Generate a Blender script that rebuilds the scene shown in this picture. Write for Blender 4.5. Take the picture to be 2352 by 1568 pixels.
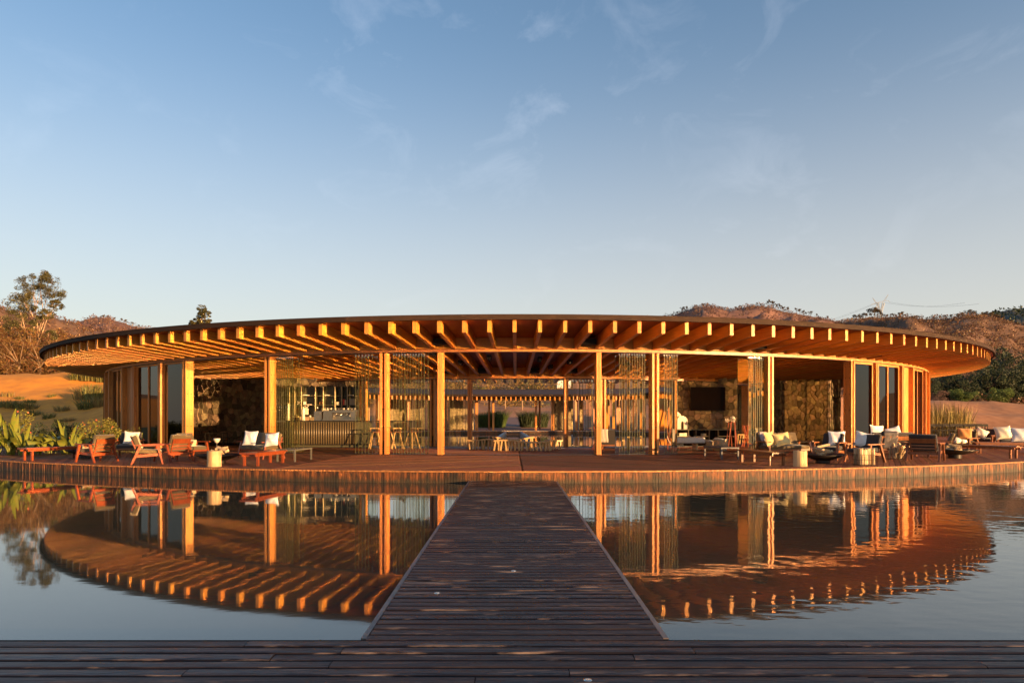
import bpy, bmesh, math, random
import numpy as np
from mathutils import Vector, Matrix
random.seed(7); RNG = np.random.default_rng(7)
for o in list(bpy.data.objects): bpy.data.objects.remove(o)
S = bpy.context.scene; COL = S.collection
R = math.radians; PI = math.pi
# ---------------------------------------------------------------- camera, sky, sun, exposure
EYE = 1.65
cam = bpy.data.cameras.new('camera'); cam.lens = 24; cam.sensor_width = 36
cam.shift_y = 0.074; cam.clip_start = .1; cam.clip_end = 4000
co = bpy.data.objects.new('camera', cam); COL.objects.link(co)
co.location = (0, 0, EYE); co.rotation_euler = (R(90), 0, 0); S.camera = co
SUN_AZ, SUN_EL = R(127), R(4.3)          # clockwise from +Y: the sun stands low behind the camera, to its right
sd = Vector((math.sin(SUN_AZ)*math.cos(SUN_EL), math.cos(SUN_AZ)*math.cos(SUN_EL), math.sin(SUN_EL)))
L = bpy.data.lights.new('sun', 'SUN'); L.energy = 4.9; L.angle = R(.53); L.color = (1, .58, .24)
lo = bpy.data.objects.new('sun', L); COL.objects.link(lo)
lo.rotation_euler = sd.to_track_quat('Z', 'Y').to_euler(); lo.location = (20, -20, 30)
W = bpy.data.worlds.new('World'); S.world = W; W.use_nodes = True
nt = W.node_tree; nt.nodes.clear()
def wn(t, **k):
    n = nt.nodes.new(t)
    for a, b in k.items(): setattr(n, a, b)
    return n
sky = wn('ShaderNodeTexSky', sky_type='NISHITA'); sky.sun_disc = False
sky.sun_elevation = SUN_EL; sky.sun_rotation = SUN_AZ; sky.altitude = 1700
sky.air_density = 1.3; sky.dust_density = 2.8; sky.ozone_density = 2.75
tc = wn('ShaderNodeTexCoord')
mp = wn('ShaderNodeMapping'); mp.inputs['Scale'].default_value = (3.2, 2.6, 5.0); mp.inputs['Rotation'].default_value = (0.2, -.7, .5)
nz = wn('ShaderNodeTexNoise'); nz.inputs['Scale'].default_value = 2.6; nz.inputs['Detail'].default_value = 9; nz.inputs['Roughness'].default_value = .62; nz.inputs['Distortion'].default_value = .6
nz2 = wn('ShaderNodeTexNoise'); nz2.inputs['Scale'].default_value = 1.7; nz2.inputs['Detail'].default_value = 2
mr = wn('ShaderNodeMapRange'); mr.inputs['From Min'].default_value = .54; mr.inputs['From Max'].default_value = .80
mr2 = wn('ShaderNodeMapRange'); mr2.inputs['From Min'].default_value = .47; mr2.inputs['From Max'].default_value = .68; mr2.inputs['To Max'].default_value = .10
mul = wn('ShaderNodeMath', operation='MULTIPLY')
mix = wn('ShaderNodeMix', data_type='RGBA'); mix.inputs['B'].default_value = (4.9, 4.9, 5.3, 1)
bg = wn('ShaderNodeBackground'); bg.inputs['Strength'].default_value = .145
out = wn('ShaderNodeOutputWorld'); lk = nt.links.new
lk(tc.outputs['Generated'], mp.inputs['Vector']); lk(mp.outputs[0], nz.inputs['Vector']); lk(tc.outputs['Generated'], nz2.inputs['Vector'])
lk(nz.outputs['Fac'], mr.inputs['Value']); lk(nz2.outputs['Fac'], mr2.inputs['Value'])
lk(mr.outputs[0], mul.inputs[0]); lk(mr2.outputs[0], mul.inputs[1]); lk(mul.outputs[0], mix.inputs['Factor'])
# dusty evening haze: the sky pales and warms towards the horizon all round
sxyz = wn('ShaderNodeSeparateXYZ'); lk(tc.outputs['Generated'], sxyz.inputs[0])
hz = wn('ShaderNodeMapRange', interpolation_type='SMOOTHERSTEP'); hz.inputs['From Min'].default_value = -.05; hz.inputs['From Max'].default_value = .60; hz.inputs['To Min'].default_value = .70; hz.inputs['To Max'].default_value = .05
lk(sxyz.outputs[2], hz.inputs['Value'])
hmix = wn('ShaderNodeMix', data_type='RGBA'); hmix.inputs['B'].default_value = (2.5, 2.22, 1.98, 1)
lk(hz.outputs[0], hmix.inputs['Factor']); lk(sky.outputs[0], hmix.inputs['A']); lk(hmix.outputs['Result'], mix.inputs['A']); lk(mix.outputs['Result'], bg.inputs['Color']); lk(bg.outputs[0], out.inputs['Surface'])
V = S.view_settings; V.view_transform = 'Standard'; V.look = 'None'; V.gamma = 1; V.use_curve_mapping = False
V.exposure = 1.3
S.render.engine = 'CYCLES'; C = S.cycles
C.use_denoising = True; C.max_bounces = 10; C.diffuse_bounces = 4; C.glossy_bounces = 5; C.transparent_max_bounces = 32
C.transmission_bounces = 6; C.sample_clamp_indirect = 40; C.blur_glossy = .12; C.use_guiding = True; C.use_surface_guiding = True; C.caustics_reflective = True; C.caustics_refractive = False

# ---------------------------------------------------------------- geometry helpers
F = 1568.0
CX, CY = .266, 50.1            # centre of the ring
DZ = .30                       # deck level
def PX(u, d): return (u-1176)*d/F
def PZ(v, d): return EYE-(v-958)*d/F
def dep(v, z=DZ): return (EYE-z)*F/(v-958)
def G(u, v, z=DZ):
    d = dep(v, z); return (PX(u, d), d, z)
def polar(r, th, z=0.): return Vector((CX+r*math.sin(th), CY-r*math.cos(th), z))

class MB:
    def __init__(s): s.v = []; s.f = []; s.m = []
    def add(s, vs, fs, m=0):
        n = len(s.v); s.v += [tuple(x) for x in vs]; s.f += [tuple(i+n for i in f) for f in fs]; s.m += [m]*len(fs)
    def box(s, c, d, rot=None, m=0, taper=1.):
        x, y, z = d[0]/2, d[1]/2, d[2]/2; c = Vector(c)
        vs = [Vector((a*x*(taper if k < 0 else 1), b*y*(taper if k < 0 else 1), k*z)) for k in (-1, 1) for a, b in ((-1, -1), (1, -1), (1, 1), (-1, 1))]
        if rot is not None: vs = [rot @ v for v in vs]
        s.add([v+c for v in vs], [(3, 2, 1, 0), (4, 5, 6, 7), (0, 1, 5, 4), (1, 2, 6, 5), (2, 3, 7, 6), (3, 0, 4, 7)], m)
    def b2(s, x0, x1, y0, y1, z0, z1, m=0): s.box(((x0+x1)/2, (y0+y1)/2, (z0+z1)/2), (abs(x1-x0), abs(y1-y0), abs(z1-z0)), None, m)
    def bar(s, p, q, w, h=None, m=0, up=(0, 0, 1), w2=None):
        p = Vector(p); q = Vector(q); h = w if h is None else h; w2 = w if w2 is None else w2
        t = (q-p).normalized(); u = Vector(up)
        if abs(t.dot(u)) > .98: u = Vector((0, 1, 0))
        a = t.cross(u).normalized(); b = a.cross(t).normalized()
        k = w2/w
        vs = [p+a*(i*w/2)+b*(j*h/2) for i, j in ((-1, -1), (1, -1), (1, 1), (-1, 1))]+[q+a*(i*w2/2)+b*(j*h*k/2) for i, j in ((-1, -1), (1, -1), (1, 1), (-1, 1))]
        s.add(vs, [(3, 2, 1, 0), (4, 5, 6, 7), (0, 1, 5, 4), (1, 2, 6, 5), (2, 3, 7, 6), (3, 0, 4, 7)], m)
    def tube(s, pts, r, n=8, m=0, cap=True):
        pts = [Vector(p) for p in pts]; rs = r if hasattr(r, '__len__') else [r]*len(pts); vs = []; fs = []
        for i, p in enumerate(pts):
            t = (pts[min(i+1, len(pts)-1)]-pts[max(i-1, 0)]).normalized(); u = Vector((0, 0, 1)) if abs(t.z) < .95 else Vector((1, 0, 0))
            a = t.cross(u).normalized(); b = a.cross(t)
            vs += [p+(a*math.cos(2*PI*j/n)+b*math.sin(2*PI*j/n))*rs[i] for j in range(n)]
        for i in range(len(pts)-1):
            for j in range(n): fs.append((i*n+j, i*n+(j+1) % n, (i+1)*n+(j+1) % n, (i+1)*n+j))
        if cap: fs += [tuple(range(n-1, -1, -1)), tuple((len(pts)-1)*n+j for j in range(n))]
        s.add(vs, fs, m)
    def lathe(s, prof, n=20, c=(0, 0, 0), m=0, wob=None):
        c = Vector(c); vs = []; fs = []
        for i, (r, z) in enumerate(prof):
            for j in range(n):
                a = 2*PI*j/n; k = 1 if wob is None else wob(a, z)
                vs.append(c+Vector((r*k*math.cos(a), r*k*math.sin(a), z)))
        for i in range(len(prof)-1):
            for j in range(n): fs.append((i*n+j, i*n+(j+1) % n, (i+1)*n+(j+1) % n, (i+1)*n+j))
        if prof[0][0] > 1e-4: fs.append(tuple(range(n-1, -1, -1)))
        if prof[-1][0] > 1e-4: fs.append(tuple((len(prof)-1)*n+j for j in range(n)))
        s.add(vs, fs, m)
    def ring(s, r0, r1, z0a, z1a, z0b, z1b, t0=0., t1=2*PI, n=224, m=0):
        """annular solid: inner radius r0 with heights z0a..z1a, outer r1 with z0b..z1b (world coordinates)"""
        full = abs(t1-t0-2*PI) < 1e-6; k = n if full else n+1; vs = []; fs = []
        for i in range(k):
            t = t0+(t1-t0)*i/n
            vs += [polar(r0, t, z0a), polar(r1, t, z0b), polar(r1, t, z1b), polar(r0, t, z1a)]
        for i in range(n):
            a = i*4; b = ((i+1) % k)*4
            for j in range(4): fs.append((a+j, b+j, b+(j+1) % 4, a+(j+1) % 4))
        if not full: fs += [(3, 2, 1, 0), tuple((k-1)*4+j for j in range(4))]
        s.add(vs, fs, m)
    def mesh(s, name, mats, smooth=False):
        me = bpy.data.meshes.new(name); me.from_pydata([tuple(v) for v in s.v], [], s.f)
        for x in (mats if isinstance(mats, (list, tuple)) else [mats]): me.materials.append(x)
        if any(s.m): me.polygons.foreach_set('material_index', s.m)
        if smooth: me.polygons.foreach_set('use_smooth', [True]*len(me.polygons))
        me.update(); return me
    def build(s, name, mats, parent=None, smooth=False, loc=None, rz=None, kind=None):
        return ob(name, s.mesh(name, mats, smooth), parent, loc, rz, kind)

def ob(name, me, parent=None, loc=None, rz=None, kind=None):
    o = bpy.data.objects.new(name, me); COL.objects.link(o)
    if parent is not None: o.parent = parent
    if loc is not None: o.location = loc
    if rz is not None: o.rotation_euler = (0, 0, rz)
    if kind: o['kind'] = kind
    return o
def tag(o, label, cat, group=None):
    o['label'] = label; o['category'] = cat
    if group: o['group'] = group
    return o
def thing(name, label, cat, loc=(0, 0, 0), rz=0., group=None):
    return tag(ob(name, None, None, loc, rz), label, cat, group)
def struct(o): o['kind'] = 'structure'; return o
KIDS = {}
def kids(o): return [c for c in bpy.data.objects if c.parent == o]
def dup(root, tree, loc, rz, label=None, group=None, scale=None):
    """copy a thing with its parts; tree = [(part, [sub-parts])]"""
    r = root.copy(); COL.objects.link(r); r.location = loc; r.rotation_euler = (0, 0, rz)
    if label: r['label'] = label
    if group: r['group'] = group
    if scale: r.scale = scale
    for c, subs in tree:
        k = c.copy(); COL.objects.link(k); k.parent = r
        for s_ in subs:
            q = s_.copy(); COL.objects.link(q); q.parent = k
    return r
def tree_of(root): return [(c, kids(c)) for c in kids(root)]

def npmesh(name, co_, quads, mats, mi=None, tone=None, smooth=False):
    me = bpy.data.meshes.new(name); nv = len(co_); nf, k = quads.shape
    me.vertices.add(nv); me.vertices.foreach_set('co', np.asarray(co_, np.float32).ravel())
    me.loops.add(nf*k); me.loops.foreach_set('vertex_index', quads.astype(np.int32).ravel())
    me.polygons.add(nf); me.polygons.foreach_set('loop_start', np.arange(0, nf*k, k, dtype=np.int32))
    if mi is not None: me.polygons.foreach_set('material_index', np.asarray(mi, np.int32))
    if smooth: me.polygons.foreach_set('use_smooth', np.ones(nf, bool))
    for x in (mats if isinstance(mats, (list, tuple)) else [mats]): me.materials.append(x)
    if tone is not None:
        a = me.attributes.new('tone', 'FLOAT', 'FACE'); a.data.foreach_set('value', np.asarray(tone, np.float32))
    me.update(); me.validate(); return me

def leaves(cent, rad, n, size, flat=.8, asp=.5, rng=RNG, shell=.35):
    """n small leaf quads through each ellipsoid; cent (k,3), rad (k,3)"""
    cent = np.asarray(cent, float).reshape(-1, 3); rad = np.asarray(rad, float).reshape(-1, 3); k = len(cent)
    d = rng.normal(size=(k, n, 3)); d /= np.linalg.norm(d, axis=2, keepdims=True)
    rr = (shell+(1-shell)*rng.random((k, n, 1)))**.6
    p = (cent[:, None, :]+d*rr*rad[:, None, :]).reshape(-1, 3)
    m = len(p); a = rng.normal(size=(m, 3)); a[:, 2] *= flat; a /= np.linalg.norm(a, axis=1, keepdims=True)
    b = rng.normal(size=(m, 3)); b = np.cross(a, b); b /= np.linalg.norm(b, axis=1, keepdims=True)
    s_ = (size*(.6+.8*rng.random((m, 1))))
    a = a*s_; b = b*s_*asp
    q = np.stack([p-a, p-b*.9+a*.1, p+a, p+b*.9+a*.1], 1).reshape(-1, 3)
    return q, np.arange(4*m).reshape(-1, 4)

# ---------------------------------------------------------------- materials
def mat(name, col, col2=None, rough=.6, scale=(1, 1, 1), nscale=4., detail=5, bump=0., rnd=0., metal=0., spec=.5, tone=0., nmin=.3, nmax=.7, dist=0., hue=0., bscale=None, coat=0., trans=0., sheen=0.):
    m = bpy.data.materials.new(name); m.use_nodes = True; t = m.node_tree; N = t.nodes; l = t.links.new
    b = N['Principled BSDF']; b.inputs['Roughness'].default_value = rough; b.inputs['Metallic'].default_value = metal
    b.inputs['Specular IOR Level'].default_value = spec; b.inputs['Coat Weight'].default_value = coat
    if sheen: b.inputs['Sheen Weight'].default_value = sheen
    c1 = (*col, 1); tcn = N.new('ShaderNodeTexCoord'); mpn = N.new('ShaderNodeMapping'); mpn.inputs['Scale'].default_value = scale
    l(tcn.outputs['Object'], mpn.inputs['Vector'])
    oi = N.new('ShaderNodeObjectInfo')
    if rnd or hue:
        # shift the texture per object so that look-alikes differ
        va = N.new('ShaderNodeVectorMath'); va.operation = 'ADD'; cm = N.new('ShaderNodeCombineXYZ'); mu = N.new('ShaderNodeMath'); mu.operation = 'MULTIPLY'; mu.inputs[1].default_value = 57.
        l(oi.outputs['Random'], mu.inputs[0]); l(mu.outputs[0], cm.inputs[0]); l(mu.outputs[0], cm.inputs[2]); l(mpn.outputs[0], va.inputs[0]); l(cm.outputs[0], va.inputs[1]); vec = va.outputs[0]
    else: vec = mpn.outputs[0]
    nzn = N.new('ShaderNodeTexNoise'); nzn.inputs['Scale'].default_value = nscale; nzn.inputs['Detail'].default_value = detail; nzn.inputs['Distortion'].default_value = dist
    l(vec, nzn.inputs['Vector'])
    mx = N.new('ShaderNodeMix'); mx.data_type = 'RGBA'; mx.inputs['A'].default_value = c1; mx.inputs['B'].default_value = (*(col2 or col), 1)
    r_ = N.new('ShaderNodeMapRange'); r_.inputs['From Min'].default_value = nmin; r_.inputs['From Max'].default_value = nmax
    l(nzn.outputs['Fac'], r_.inputs['Value']); l(r_.outputs[0], mx.inputs['Factor']); cur = mx.outputs['Result']
    if rnd or tone or hue:
        hs = N.new('ShaderNodeHueSaturation'); l(cur, hs.inputs['Color']); cur = hs.outputs['Color']
        src = None
        if tone:
            at = N.new('ShaderNodeAttribute'); at.attribute_name = 'tone'; src = at.outputs['Fac']; amp = tone
        else: src = oi.outputs['Random']; amp = rnd
        q = N.new('ShaderNodeMapRange'); q.inputs['To Min'].default_value = 1-amp; q.inputs['To Max'].default_value = 1+amp
        l(src, q.inputs['Value']); l(q.outputs[0], hs.inputs['Value'])
        if hue:
            q2 = N.new('ShaderNodeMapRange'); q2.inputs['To Min'].default_value = .5-hue; q2.inputs['To Max'].default_value = .5+hue
            fr = N.new('ShaderNodeMath'); fr.operation = 'FRACT'; m7 = N.new('ShaderNodeMath'); m7.operation = 'MULTIPLY'; m7.inputs[1].default_value = 7.31
            l(src, m7.inputs[0]); l(m7.outputs[0], fr.inputs[0]); l(fr.outputs[0], q2.inputs['Value']); l(q2.outputs[0], hs.inputs['Hue'])
    l(cur, b.inputs['Base Color'])
    if bump:
        bp = N.new('ShaderNodeBump'); bp.inputs['Strength'].default_value = bump; bp.inputs['Distance'].default_value = .02
        h = nzn.outputs['Fac']
        if bscale:
            n3 = N.new('ShaderNodeTexNoise'); n3.inputs['Scale'].default_value = bscale; n3.inputs['Detail'].default_value = 6; l(vec, n3.inputs['Vector']); h = n3.outputs['Fac']
        l(h, bp.inputs['Height']); l(bp.outputs[0], b.inputs['Normal'])
    if trans:   # thin leaf: part of the light comes through
        tr = N.new('ShaderNodeBsdfTranslucent'); ms = N.new('ShaderNodeMixShader'); ms.inputs[0].default_value = trans
        l(cur, tr.inputs['Color']); l(b.outputs[0], ms.inputs[1]); l(tr.outputs[0], ms.inputs[2]); l(ms.outputs[0], N['Material Output'].inputs['Surface'])
    return m
GLU = mat('glulam', (.60, .245, .032), (.42, .15, .018), .5, (.5, .5, 12), 3.2, 6, .12, rnd=.16, hue=.008)
SOF = mat('soffit_board', (.27, .068, .011), (.20, .047, .008), .6, (1, 1, 1), 3, 6, .1)
COLW = mat('column_wood', (.60, .24, .055), (.44, .155, .032), .48, (7, 7, .5), 3, 6, .12, rnd=.14, hue=.006)
FAS = mat('bronze_fascia', (.036, .019, .012), (.027, .015, .010), .8, (1, 1, 1), 1.2, 4, .03, spec=.15)
ROOFM = mat('roof_membrane', (.085, .05, .045), (.065, .04, .038), .9, (1, 1, 6), 2, 4, .1, spec=.15)
STEEL = mat('dark_steel', (.035, .026, .02), rough=.4, metal=.6)
BRASS = mat('oiled_track', (.42, .26, .09), (.34, .2, .07), .28, metal=.7)
def groove(m, freq, amt, dist_=.004):
    N = m.node_tree.nodes; l = m.node_tree.links.new; b = N['Principled BSDF']; t = N.new('ShaderNodeTexCoord'); sx = N.new('ShaderNodeSeparateXYZ'); l(t.outputs['Object'], sx.inputs[0])
    f = N.new('ShaderNodeMath'); f.operation = 'MULTIPLY'; f.inputs[1].default_value = freq*2*PI; l(sx.outputs[1], f.inputs[0]); g = N.new('ShaderNodeMath'); g.operation = 'SINE'; l(f.outputs[0], g.inputs[0])
    bp = N.new('ShaderNodeBump'); bp.inputs['Strength'].default_value = amt; bp.inputs['Distance'].default_value = dist_; l(g.outputs[0], bp.inputs['Height'])
    if b.inputs['Normal'].links: l(b.inputs['Normal'].links[0].from_socket, bp.inputs['Normal'])
    l(bp.outputs[0], b.inputs['Normal']); return m
def wear_glare(m, col, lo_, hi_, scale=(.8, 6, 1), ns=2.2, rough=None):
    N = m.node_tree.nodes; l = m.node_tree.links.new; b = N['Principled BSDF']; old = b.inputs['Base Color'].links[0].from_socket; t = N.new('ShaderNodeTexCoord'); mp_ = N.new('ShaderNodeMapping'); mp_.inputs['Scale'].default_value = scale
    oi = N.new('ShaderNodeObjectInfo'); va = N.new('ShaderNodeVectorMath'); va.operation = 'ADD'; l(t.outputs['Object'], mp_.inputs[0]); l(mp_.outputs[0], va.inputs[0]); mu = N.new('ShaderNodeVectorMath'); mu.operation = 'SCALE'; mu.inputs['Scale'].default_value = 3.7; l(oi.outputs['Location'], mu.inputs[0]); l(mu.outputs[0], va.inputs[1])
    n = N.new('ShaderNodeTexNoise'); n.inputs['Scale'].default_value = ns; n.inputs['Detail'].default_value = 8; n.inputs['Roughness'].default_value = .65; l(va.outputs[0], n.inputs['Vector'])
    r = N.new('ShaderNodeMapRange'); r.inputs['From Min'].default_value = lo_; r.inputs['From Max'].default_value = hi_; l(n.outputs['Fac'], r.inputs['Value'])
    mx = N.new('ShaderNodeMix'); mx.data_type = 'RGBA'; mx.inputs['B'].default_value = (*col, 1); l(r.outputs[0], mx.inputs['Factor']); l(old, mx.inputs['A']); l(mx.outputs['Result'], b.inputs['Base Color'])
    if rough:
        q = N.new('ShaderNodeMapRange'); q.inputs['To Min'].default_value = rough[0]; q.inputs['To Max'].default_value = rough[1]; l(r.outputs[0], q.inputs['Value']); ad = N.new('ShaderNodeMath'); ad.operation = 'MULTIPLY_ADD'; ad.inputs[1].default_value = .22; l(oi.outputs['Random'], ad.inputs[0]); l(q.outputs[0], ad.inputs[2]); l(ad.outputs[0], b.inputs['Roughness'])
    return m
DECK = mat('deck_board', (.30, .105, .038), (.15, .052, .021), .6, (.35, 9, 1), 3.6, 7, .35, spec=.3, rnd=.38, hue=.012)
SKIRT = mat('skirt_board', (.135, .040, .007), (.018, .009, .004), .75, (1, 1, .25), 13, 8, .35, tone=.62, nmin=.40, nmax=.66)
CONC = mat('concrete_edge', (.30, .27, .25), (.24, .215, .2), .55, nscale=3, bump=.1)
DARKW = mat('dock_board', (.013, .008, .007), (.038, .025, .020), .38, (1.1, 8, 1), 2.6, 9, .6, rnd=.6, nmin=.42, nmax=.82, dist=.5, spec=.33)
groove(DECK, 55, 1.)
def wetline(m, z0, z1, col):
    # algae and damp just above the waterline
    N = m.node_tree.nodes; l = m.node_tree.links.new; b = N['Principled BSDF']; old = b.inputs['Base Color'].links[0].from_socket; t = N.new('ShaderNodeTexCoord'); sx = N.new('ShaderNodeSeparateXYZ'); l(t.outputs['Object'], sx.inputs[0])
    n = N.new('ShaderNodeTexNoise'); n.inputs['Scale'].default_value = 4.; n.inputs['Detail'].default_value = 6; l(t.outputs['Object'], n.inputs['Vector'])
    a = N.new('ShaderNodeMath'); a.operation = 'MULTIPLY_ADD'; a.inputs[1].default_value = -.28; l(n.outputs['Fac'], a.inputs[0]); l(sx.outputs[2], a.inputs[2])
    r = N.new('ShaderNodeMapRange'); r.inputs['From Min'].default_value = z0-.14; r.inputs['From Max'].default_value = z1-.14; r.inputs['To Min'].default_value = .85; r.inputs['To Max'].default_value = 0; l(a.outputs[0], r.inputs['Value'])
    mx = N.new('ShaderNodeMix'); mx.data_type = 'RGBA'; mx.inputs['B'].default_value = (*col, 1); l(r.outputs[0], mx.inputs['Factor']); l(old, mx.inputs['A']); l(mx.outputs['Result'], b.inputs['Base Color'])
wetline(SKIRT, .03, .16, (.022, .017, .008))
wear_glare(DECK, (.34, .17, .10), .55, .75)
wear_glare(DARKW, (.22, .155, .125), .55, .70, (.7, 5, 1), 2.6, (.26, .6))  # pale streaks: worn wood, plus glare and wet sheen painted into the colour
TRIM = mat('dock_trim', (.22, .17, .14), (.15, .11, .09), .45, nscale=5, bump=.2)
STONE = mat('field_stone', (.34, .24, .13), (.16, .11, .065), .85, nscale=5, detail=8, bump=.9, rnd=.62, hue=.02)
MORT = mat('mortar', (.13, .09, .055), (.08, .055, .034), .9, nscale=12, bump=.6)
REDW = mat('red_oiled_wood', (.27, .055, .014), (.18, .034, .009), .38, (6, 6, 1), 3, 5, .06, rnd=.12)
BRNW = mat('brown_oiled_wood', (.27, .10, .035), (.18, .06, .02), .4, (6, 6, 1), 3, 5, .06, rnd=.12)
OLIVE = mat('olive_canvas', (.11, .07, .028), (.085, .055, .022), .9, nscale=90, detail=2, bump=.25, sheen=.2)
CHAR = mat('charcoal_canvas', (.035, .027, .025), (.025, .019, .018), .9, nscale=90, detail=2, bump=.25, sheen=.2)
def stripes(name, base, dark, freq, width=.28, axis=2):
    m = mat(name, base, tuple(x*.93 for x in base), .95, nscale=60, bump=.35, sheen=.2); N = m.node_tree.nodes; l = m.node_tree.links.new
    b = N['Principled BSDF']; old = b.inputs['Base Color'].links[0].from_socket
    t = N.new('ShaderNodeTexCoord'); sx = N.new('ShaderNodeSeparateXYZ'); l(t.outputs['Object'], sx.inputs[0])
    n1 = N.new('ShaderNodeTexNoise'); n1.inputs['Scale'].default_value = 9; l(t.outputs['Object'], n1.inputs['Vector'])
    a = N.new('ShaderNodeMath'); a.operation = 'MULTIPLY_ADD'; a.inputs[1].default_value = .012; l(n1.outputs['Fac'], a.inputs[0]); l(sx.outputs[axis], a.inputs[2])
    f = N.new('ShaderNodeMath'); f.operation = 'MULTIPLY'; f.inputs[1].default_value = freq; l(a.outputs[0], f.inputs[0])
    g = N.new('ShaderNodeMath'); g.operation = 'FRACT'; l(f.outputs[0], g.inputs[0])
    c = N.new('ShaderNodeMath'); c.operation = 'LESS_THAN'; c.inputs[1].default_value = width; l(g.outputs[0], c.inputs[0])
    mx = N.new('ShaderNodeMix'); mx.data_type = 'RGBA'; mx.inputs['B'].default_value = (*dark, 1); l(c.outputs[0], mx.inputs['Factor']); l(old, mx.inputs['A']); l(mx.outputs['Result'], b.inputs['Base Color'])
    return m
PWS = stripes('striped_linen', (.78, .74, .70), (.52, .46, .42), 26)
PWD = stripes('stitched_linen', (.80, .76, .72), (.60, .54, .50), 9, .07)
CREAM = mat('cream_linen', (.78, .70, .55), (.70, .62, .47), .95, nscale=40, bump=.3, sheen=.2)
YEL = stripes('straw_linen', (.78, .58, .24), (.68, .48, .18), 30, .3)
ORA = mat('rust_velvet', (.62, .25, .06), (.55, .2, .045), .85, nscale=40, bump=.3, sheen=.4)
TAN = stripes('tan_throw', (.62, .46, .28), (.5, .36, .2), 14, .4)
GREYT = mat('grey_throw', (.10, .085, .085), (.07, .06, .06), .95, nscale=50, bump=.3)
WHT = mat('white_upholstery', (.72, .64, .56), (.66, .58, .5), .9, nscale=30, bump=.2)
BLK = mat('black_iron', (.018, .014, .012), (.03, .022, .018), .5, nscale=8, metal=.4, bump=.1)
BLKF = mat('black_frame', (.016, .012, .010), rough=.7, spec=.15)
GRYM = mat('grey_metal', (.17, .16, .13), (.14, .13, .11), .4, metal=.3)
LOG = mat('barkless_log', (.62, .40, .20), (.42, .25, .11), .75, (1, 1, .16), 9, 7, .5, rnd=.1)
LOGE = mat('log_end_grain', (.55, .36, .19), (.44, .27, .13), .8, nscale=9, bump=.2)
FWD = mat('split_firewood', (.60, .43, .25), (.40, .25, .12), .8, (3, 3, .7), 6, 6, .4, rnd=.25)
BAM = mat('pale_bench_wood', (.62, .38, .16), (.5, .29, .11), .5, (8, 8, 1), 3, 5, .1, rnd=.2)
CHROME = mat('polished_steel', (.75, .70, .62), rough=.16, metal=1.)
BRUSH = mat('brushed_steel', (.30, .26, .20), rough=.3, metal=.9)
BARM = mat('ribbed_counter', (.13, .095, .05), (.10, .07, .04), .42, (4, 4, .5), 3, 4, .05, metal=.2)
OLVC = mat('olive_lacquer', (.085, .075, .04), (.07, .06, .03), .45, nscale=3)
PALEM = mat('pale_edge', (.60, .47, .26), rough=.5)
TVM = mat('black_screen', (.010, .005, .004), rough=.45, spec=.06)
PLAS = mat('chalk_white', (.72, .62, .50), (.66, .56, .44), .8, nscale=12, bump=.15)
WICK = stripes('wicker', (.58, .42, .24), (.30, .19, .09), 30, .35)
BOOK = mat('book_cover', (.62, .55, .42), (.5, .42, .3), .7, nscale=2, rnd=.5)
REDP = mat('red_cover', (.55, .05, .03), rough=.6)
GRNB = mat('bottle_glass', (.03, .05, .025), rough=.1, spec=.8)
CERAM = mat('pale_ceramic', (.62, .54, .42), rough=.35)
EARTH = mat('red_earth', (.30, .125, .055), (.42, .19, .085), .95, nscale=.5, detail=10, bump=.8)
SAND = mat('sand', (.84, .32, .024), (.64, .22, .022), .95, (1, 1, 1), .9, 10, .8, nmin=.35, nmax=.72)
SCRUBG = mat('scrub_ground', (.28, .12, .045), (.40, .19, .065), .95, nscale=.35, detail=10, bump=.8)
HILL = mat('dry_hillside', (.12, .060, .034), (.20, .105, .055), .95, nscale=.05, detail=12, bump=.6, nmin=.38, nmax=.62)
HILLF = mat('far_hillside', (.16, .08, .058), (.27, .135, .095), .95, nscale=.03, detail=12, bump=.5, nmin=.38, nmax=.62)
HILLB = mat('forested_hillside', (.055, .055, .042), (.09, .08, .06), .95, nscale=.05, detail=12, bump=.5)
LAWN = mat('lawn', (.045, .075, .018), (.07, .10, .025), .95, nscale=3, detail=8, bump=.6)
BARKP = mat('pale_bark', (.42, .29, .19), (.28, .17, .1), .85, (1, 1, .3), 6, 6, .5)
BARKD = mat('dark_bark', (.12, .075, .045), (.08, .05, .03), .9, nscale=5, bump=.5)
def leafm(name, a, b, amp=.35, tr=.25, hue=.02, rough=.6): return mat(name, a, b, rough, nscale=.6, detail=4, tone=amp, hue=hue, trans=tr)
LF_EUC = leafm('eucalyptus_leaf', (.065, .066, .020), (.11, .085, .026))
LF_DRY = leafm('dry_scrub_leaf', (.13, .062, .018), (.22, .11, .028), amp=.55, hue=.03)
LF_DRY2 = leafm('golden_scrub_leaf', (.30, .18, .045), (.20, .12, .03), amp=.5)
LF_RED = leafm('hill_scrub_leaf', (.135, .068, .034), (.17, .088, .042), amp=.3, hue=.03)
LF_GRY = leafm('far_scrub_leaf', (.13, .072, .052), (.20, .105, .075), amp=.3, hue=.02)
LF_DRK = leafm('dark_tree_leaf', (.028, .040, .012), (.045, .06, .018), tr=.1)
LF_GRN = leafm('green_bush_leaf', (.085, .13, .022), (.12, .16, .03))
LF_PIN = leafm('ridge_pine_leaf', (.085, .062, .03), (.13, .085, .04), tr=.15)
LF_YG = leafm('yellow_green_leaf', (.26, .22, .03), (.17, .17, .028))
LF_BAN = leafm('broad_leaf', (.20, .22, .03), (.27, .27, .045), amp=.25, rough=.35)
LF_REED = leafm('reed_blade', (.20, .16, .035), (.32, .20, .05))
FLOW = mat('orange_flower', (.72, .13, .05), rough=.6)

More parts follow.
